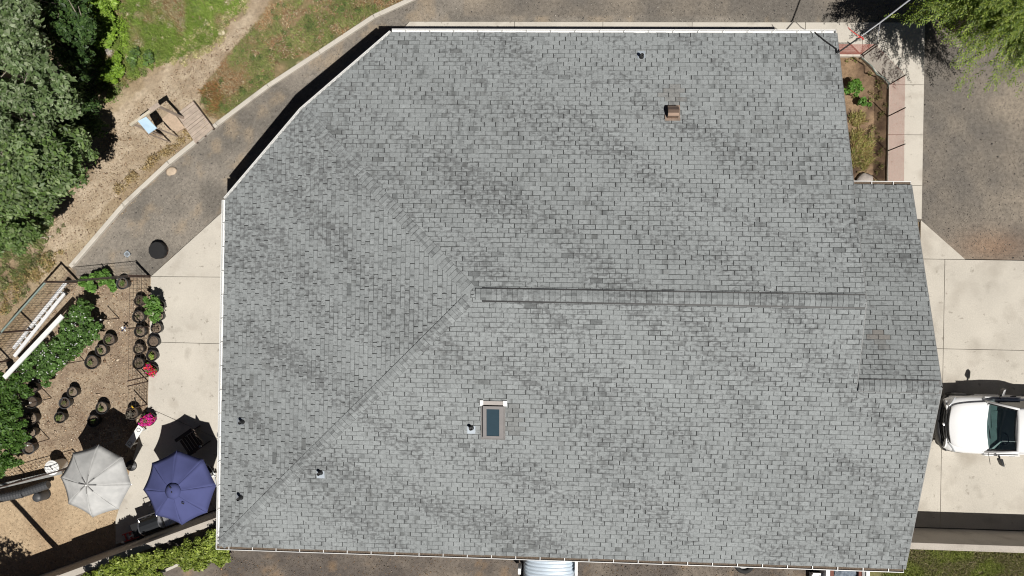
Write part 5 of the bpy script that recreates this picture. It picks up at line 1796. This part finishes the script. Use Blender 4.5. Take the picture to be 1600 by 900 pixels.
# ------------------------------------------------------------------ stairwell covers on the upper terrace
ca, cb_ = P(817, 872, 2.25), P(901, 872, 2.25)
xc, hw = (ca.x + cb_.x) / 2, (cb_.x - ca.x) / 2
t = empty("arched_cover", (xc, -8.3, TZ), "corrugated steel arch cover beside the house under the gutter", "cover")
b = MB()
n_, rows_ = 22, 60
for i in range(rows_ + 1):
    y_ = -7.9 - i * .032
    dr = .022 * math.cos(i * math.pi * 2 / 3.6)
    for k_ in range(n_ + 1):
        f = -1 + 2 * k_ / n_
        a = math.asin(max(-1, min(1, f)))
        x_ = (hw + dr) * math.sin(a * .985 if abs(f) < 1 else a)
        z_ = TZ + .04 + (.70 + dr) * math.cos(a) ** .5 if abs(f) < .9999 else TZ
        b.v.append((xc + x_, y_, z_))
for i in range(rows_):
    for k_ in range(n_):
        q_ = i * (n_ + 1) + k_
        b.f.append((q_, q_ + n_ + 1, q_ + n_ + 2, q_ + 1))
o = b.build("corrugated_sheet", M_GALV, t, smooth=True)
o.modifiers.new("sheet", 'SOLIDIFY').thickness = .008
for u, v0, v1 in ((812, 884, 893), (900, 873, 895)):
    a, b_ = P(u, v0, 2.0), P(u, v1, 2.0)
    MB().bar(a, b_, .09, .5).build("side_post", M_WHITE, t)
MB().add([P(898, 873, 2.1), P(906, 873, 2.1), P(900, 884, 2.1), P(898, 873, 1.9), P(906, 873, 1.9), P(900, 884, 1.9)], [(0, 1, 2), (5, 4, 3), (0, 3, 4, 1), (1, 4, 5, 2), (2, 5, 3, 0)]).build("brace", M_WHITE, t)

a, b_ = P(1299, 889, 2.1), P(1345, 892, 2.1)
t = empty("window_well", ((a.x + b_.x) / 2, a.y, TZ), "boarded window well holding a crumpled blue grey tarp below the gutter", "window well")
def slab_px(u0, u1, name, m_, z1, z0=TZ - .1, y0=-7.9, y1=-10.4):
    x0, x1 = P(u0, 890, z1).x, P(u1, 890, z1).x
    return MB().box(((x0 + x1) / 2, (y0 + y1) / 2, (z0 + z1) / 2), (x1 - x0, y0 - y1, z1 - z0)).build(name, m_, t)
slab_px(1291, 1297, "side_board", M_WHITE, 2.12)
slab_px(1297.5, 1303, "red_board", M_REDWOOD, 2.05)
slab_px(1342, 1347, "red_board", M_REDWOOD, 2.05)
slab_px(1347.5, 1352, "side_board", mat("grey_board", (.3, .3, .3), .7), 2.08)
slab_px(1354, 1359, "side_board", M_WHITE, 2.12)
x0, x1 = P(1304, 890, 1.95).x, P(1341, 890, 1.95).x
b = MB(); nx_, ny_ = 26, 40
rr = np.random.default_rng(9)
for i in range(nx_ + 1):
    for j in range(ny_ + 1):
        b.v.append((x0 + (x1 - x0) * i / nx_, -7.95 - 2.3 * j / ny_, 0))
va = np.array(b.v); va[:, 2] = 1.82 + .22 * fbm(va[:, 0], va[:, 1], 4.0, 330, 3) + .03 * np.abs(np.sin(va[:, 0] * 9 + va[:, 1] * 14 + 3 * fbm(va[:, 0], va[:, 1], 3, 331)))
b.v = [tuple(v) for v in va]
b.f = [(i * (ny_ + 1) + j, (i + 1) * (ny_ + 1) + j, (i + 1) * (ny_ + 1) + j + 1, i * (ny_ + 1) + j + 1) for i in range(nx_) for j in range(ny_)]
b.build("tarp", M_TARP, t, smooth=True)
# dark opening and its white cap to the west of it
a, b_ = P(1266, 886, TZ + .05), P(1290, 900, TZ + .05)
t = empty("cellar_hatch", (a.x, a.y, TZ), "dark cellar hatch with a white cap next to the tarp covered window well", "hatch")
MB().box(((a.x + b_.x) / 2, a.y - .35, TZ + .03), (b_.x - a.x, 1.0, .04)).build("opening", M_TRIM, t)
c_ = P(1277, 896.5, 1.85)
MB().box(c_, (.30, .07, .1)).build("cap", M_WHITE, t)
MB().box(c_ + Vector((0, -.6, -.18)), (.30, 1.1, .26)).build("body", M_WHITE, t)
p = P(1163, 881, TZ + .15)
t = empty("tyre", (p.x, p.y, TZ), "black tyre lying on the gravel half under the gutter", "tyre")
MB().lathe((p.x, p.y, TZ), [(.20, .02), (.29, .02), (.33, .06), (.33, .14), (.29, .18), (.20, .18), (.18, .1), (.20, .02)], 24).build("tread", M_RUBBER, t, smooth=True)
MB().lathe((p.x, p.y, TZ), [(.19, .05), (.19, .12), (.05, .10), (.0, .10)], 24).build("rim", mat("grey_rim", (.2, .2, .2), .5, .4), t)

# ------------------------------------------------------------------ white pickup truck
nose = P(1464, 664, .75)
T0 = Vector((nose.x, P(1520, 665, 1.05).y, .06))
trk = empty("pickup_truck", tuple(T0), "white pickup truck parked on the driveway with its nose under the roof edge", "truck")


def TX(x, y, z):
    x = float(np.interp(x, [0, .3, 1.58, 2.31, 5.6], [0, .3, 1.40, 1.97, 5.3]))
    return (T0.x + x, T0.y + y, T0.z + z)




def loft(secs, closed=True):
    """secs: (x, [(y, z), ...]) sections; mirrored across y."""
    b_ = MB()
    n_ = None
    for x, pr in secs:
        full = [(y, z) for y, z in pr] + [(-y, z) for y, z in pr[::-1]]
        n_ = len(full)
        for y, z in full: b_.v.append(TX(x, y, z))
    for i in range(len(secs) - 1):
        for k_ in range(n_):
            b_.f.append((i * n_ + k_, i * n_ + (k_ + 1) % n_, (i + 1) * n_ + (k_ + 1) % n_, (i + 1) * n_ + k_))
    if closed:
        b_.f.append(tuple(range(n_))); b_.f.append(tuple(range((len(secs) - 1) * n_, len(secs) * n_))[::-1])
    return b_


def bsec(w, zt, zb, sh=.10):
    return [(0.001, zt), (w * .55, zt - .005), (w * .84, zt - .035), (w * .95, zt - .09), (w * .995, zt - .09 - sh), (w, (zt + zb) * .48), (w * .985, zb + .12), (w * .93, zb), (.001, zb)]


body = loft([(.22, bsec(.80, .86, .42, .06)), (.30, bsec(.87, .93, .40)), (.48, bsec(.925, .985, .36)), (.8, bsec(.955, 1.03, .34)), (1.25, bsec(.965, 1.07, .33)),
             (1.62, bsec(.965, 1.09, .33)), (2.2, bsec(.965, 1.08, .33)), (3.6, bsec(.965, 1.08, .33)), (5.4, bsec(.95, 1.08, .36))])
o = body.build("body", M_CARW, trk, smooth=True)
o.modifiers.new("smooth", 'SUBSURF').render_levels = 1
hd = MB()
HS = [(.33, .60, .945), (.40, .66, .985), (.55, .71, 1.03), (.8, .75, 1.065), (1.1, .78, 1.095), (1.4, .80, 1.118), (1.66, .815, 1.128)]
ys = [-1, -.93, -.8, -.5, 0, .5, .8, .93, 1]
for x, w, z in HS:
    for y in ys:
        crown_ = .028 * (1 - y * y) + (.018 if .4 < abs(y) < .95 else 0)
        dx = -.10 * (1 - y * y) if x < .5 else 0.0
        hd.v.append(TX(x + dx * (1 if x < .36 else .5), y * w, z + crown_ - .012))
for i in range(len(HS) - 1):
    for k_ in range(len(ys) - 1):
        q_ = i * len(ys) + k_
        hd.f.append((q_, q_ + 1, q_ + len(ys) + 1, q_ + len(ys)))
o = hd.build("hood", M_CARW, trk, smooth=True)
sm = o.modifiers.new("smooth", 'SUBSURF'); sm.levels = 1; sm.render_levels = 2
o.modifiers.new("sheet", 'SOLIDIFY').thickness = .012
# front: bumper, grille, badge, lamps
bmp = MB()
arc = [(.30 - .30 * math.cos(a * .0) , 0) for a in (0,)]
ysb = [-.93, -.8, -.6, -.3, 0, .3, .6, .8, .93]
for z in (.36, .40, .62, .66):
    ins = .03 if z in (.36, .66) else 0
    for y in ysb:
        bmp.v.append(TX(.02 + ins + .30 * (abs(y) / .93) ** 2.6, y, z))
for z in (.66, .36):
    for y in ysb:
        bmp.v.append(TX(.28 + .12 * (abs(y) / .93) ** 3, y * .98, z))
for i in range(5):
    for k_ in range(8):
        q_ = i * 9 + k_
        bmp.f.append((q_, q_ + 1, q_ + 10, q_ + 9))
bmp.build("bumper", M_TRIM, trk, smooth=True)
gr_ = MB()
ysg = [-.60, -.4, -.2, 0, .2, .4, .60]
for z, dx in ((.64, .12), (.80, .17), (.93, .24)):
    for y in ysg: gr_.v.append(TX(dx + .09 * (abs(y) / .6) ** 2.2, y, z))
for i in range(2):
    for k_ in range(6):
        q_ = i * 7 + k_
        gr_.f.append((q_, q_ + 1, q_ + 8, q_ + 7))
g_ = gr_.build("grille", M_TRIM, trk)
for z, dx in ((.72, .125), (.80, .15), (.88, .19)):
    MB().tube([TX(dx + .09 * (abs(y) / .6) ** 2.2, y, z) for y in ysg], .012, 5).build("grille_bar", M_BLACKP, g_)
MB().lathe(TX(.17, 0, .80), [(.055, 0), (.05, .04), (0, .05)], 14).build("badge", M_STEEL, trk)
for s_ in (-1, 1):
    hb = MB()
    hb.add([TX(.24, .61 * s_, .72), TX(.36, .86 * s_, .72), TX(.52, .925 * s_, .80), TX(.50, .90 * s_, .92), TX(.36, .72 * s_, .94), TX(.27, .61 * s_, .92)], [(0, 1, 2, 3, 4, 5)])
    o = hb.build("headlight", M_LENS, trk)
    o.modifiers.new("depth", 'SOLIDIFY').thickness = .03
# cabin
A_ = [(1.60, .74, 1.125), (2.30, .62, 1.74)]
wsg = MB()
for i in range(7):
    f = i / 6
    for k_ in range(9):
        g = -1 + k_ / 4
        w = .755 + (.625 - .755) * f
        wsg.v.append(TX(1.58 + .74 * f + (1 - g * g) * -.10 * (1 - .4 * f), g * w, 1.115 + .60 * f + .04 * math.sin(math.pi * f)))
wsg.f = [(i * 9 + k_, i * 9 + k_ + 1, (i + 1) * 9 + k_ + 1, (i + 1) * 9 + k_) for i in range(6) for k_ in range(8)]
wsg.build("windshield", M_GLASS, trk, smooth=True)
fr_ = MB()
fr_.tube([TX(1.57 + (1 - g * g) * -.10, g * .77, 1.118) for g in [-1 + k_ / 5 for k_ in range(11)]], .034, 6)
fr_.tube([TX(2.31 + (1 - g * g) * -.06, g * .63, 1.722) for g in [-1 + k_ / 5 for k_ in range(11)]], .02, 6)
for s_ in (-1, 1):
    fr_.tube([TX(1.57, .77 * s_, 1.12), TX(1.95, .70 * s_, 1.46), TX(2.31, .64 * s_, 1.72)], .022, 6)
fr_.build("windshield_seal", M_TRIM, trk)
for s_ in (-1, 1):
    MB().tube([TX(1.50, .83 * s_, 1.09), TX(1.95, .755 * s_, 1.45), TX(2.36, .68 * s_, 1.74)], [.035, .04, .04], 8).build("pillar", M_CARW, trk, smooth=True)
    MB().add([TX(1.66, .86 * s_, 1.09), TX(2.4, .72 * s_, 1.70), TX(3.55, .72 * s_, 1.70), TX(3.65, .87 * s_, 1.09)], [(0, 1, 2, 3)]).build("side_window", mat("dark_glass", (.01, .012, .015), .08), trk)
    d_ = MB().box(TX(2.25, .955 * s_, .72), (1.15, .03, .62)).build("door", M_CARW, trk)
    MB().box(TX(2.65, .985 * s_, .93), (.18, .03, .03)).build("handle", M_TRIM, d_)
    mr_ = empty("mirror", (0, 0, 0))
    bpy.data.objects.remove(mr_)
    q_ = MB()
    b0m = Vector(TX(2.06, .93 * s_, 1.10))
    q_.tube([b0m, b0m + Vector((.02, .09 * s_, .03))], .03, 8)
    hs = [Vector(TX(2.04 + dx, (1.03 + dy) * s_, 1.06 + dz)) for dx, dy, dz in ((0, 0, 0), (-.03, .04, .02), (.05, .20, .04), (.14, .25, .05), (.13, .22, .05), (.09, .0, .0))]
    q_.v += [tuple(v) for v in hs] + [tuple(v + Vector((0, 0, .19))) for v in hs]
    o0_ = len(q_.v) - 12
    q_.f += [tuple(range(o0_, o0_ + 6)), tuple(range(o0_ + 11, o0_ + 5, -1))] + [(o0_ + i, o0_ + (i + 1) % 6, o0_ + 6 + (i + 1) % 6, o0_ + 6 + i) for i in range(6)]
    m_o = q_.build("mirror", M_TRIM, trk)
    MB().add([TX(2.15, 1.04 * s_, 1.08), TX(2.20, 1.25 * s_, 1.12), TX(2.20, 1.25 * s_, 1.23), TX(2.15, 1.04 * s_, 1.22)], [(0, 1, 2, 3)]).build("mirror_glass", M_LENS, m_o)
cw = MB()
for k_ in range(11):
    g = -1 + k_ / 5
    cw.v += [TX(1.50 - (1 - g * g) * .12, g * .80, 1.132), TX(1.59 - (1 - g * g) * .10, g * .775, 1.125)]
cw.f = [(2 * k_, 2 * k_ + 1, 2 * k_ + 3, 2 * k_ + 2) for k_ in range(10)]
cw.build("cowl", M_TRIM, trk)
rf = MB()
for x, w, z in ((2.30, .64, 1.73), (2.36, .67, 1.755), (2.8, .69, 1.785), (3.4, .69, 1.78), (3.62, .66, 1.74)):
    for y in (-1, -.9, -.5, 0, .5, .9, 1):
        rf.v.append(TX(x, y * w * 1.05, z - .05 * abs(y) ** 4))
rf.f = [(i * 7 + k_, i * 7 + k_ + 1, (i + 1) * 7 + k_ + 1, (i + 1) * 7 + k_) for i in range(4) for k_ in range(6)]
o = rf.build("cab_roof", M_CARW, trk, smooth=True)
o.modifiers.new("sheet", 'SOLIDIFY').thickness = .04
MB().lathe(TX(2.55, -.35, 1.78), [(.02, 0), (.015, .03), (0, .05)], 8).build("antenna", M_TRIM, trk)
MB().box(TX(3.64, 0, 1.42), (.03, 1.3, .6)).build("rear_window", mat("dark_glass", None), trk)
MB().box(TX(1.86, 0, 1.085), (.50, 1.45, .07)).build("dashboard", M_DASH, trk)
MB().box(TX(1.90, .25, 1.13), (.30, .55, .03), .1).build("papers", mat("pale_paper", (.45, .55, .52), .8, var=.2), trk)
st = MB().tube([TX(2.25 + .05 * math.cos(a), -.38 + .19 * math.sin(a), 1.12 + .18 * math.cos(a)) for a in [k_ * math.pi / 10 for k_ in range(21)]], .016, 6, False)
st.build("steering_wheel", M_TRIM, trk)
for s_ in (-1, 1):
    MB().box(TX(2.75, .38 * s_, .95), (.5, .52, .2)).box(TX(2.98, .38 * s_, 1.28), (.16, .5, .62), 0, 0, .2).build("seat", M_SEAT, trk, bevel=.04)
for s_ in (-1, 1):
    for x in (.95, 4.2):
        w_o = MB().tube([TX(x, .72 * s_, .38), TX(x, .96 * s_, .38)], .38, 22).build("wheel", M_RUBBER, trk)
        MB().tube([TX(x, .955 * s_, .38), TX(x, .975 * s_, .38)], .23, 16).build("rim", M_STEEL, w_o)
    a_ = Vector(TX(1.58, -.32 + .42 * s_, 1.145)); 
    MB().tube([a_, a_ + Vector((.06, -.48, .05))], .009, 5).build("wiper", M_TRIM, trk)
bd = MB().box(TX(4.55, 0, 1.085), (1.65, 1.55, .02)).build("cargo_bed", M_TRIM, trk)
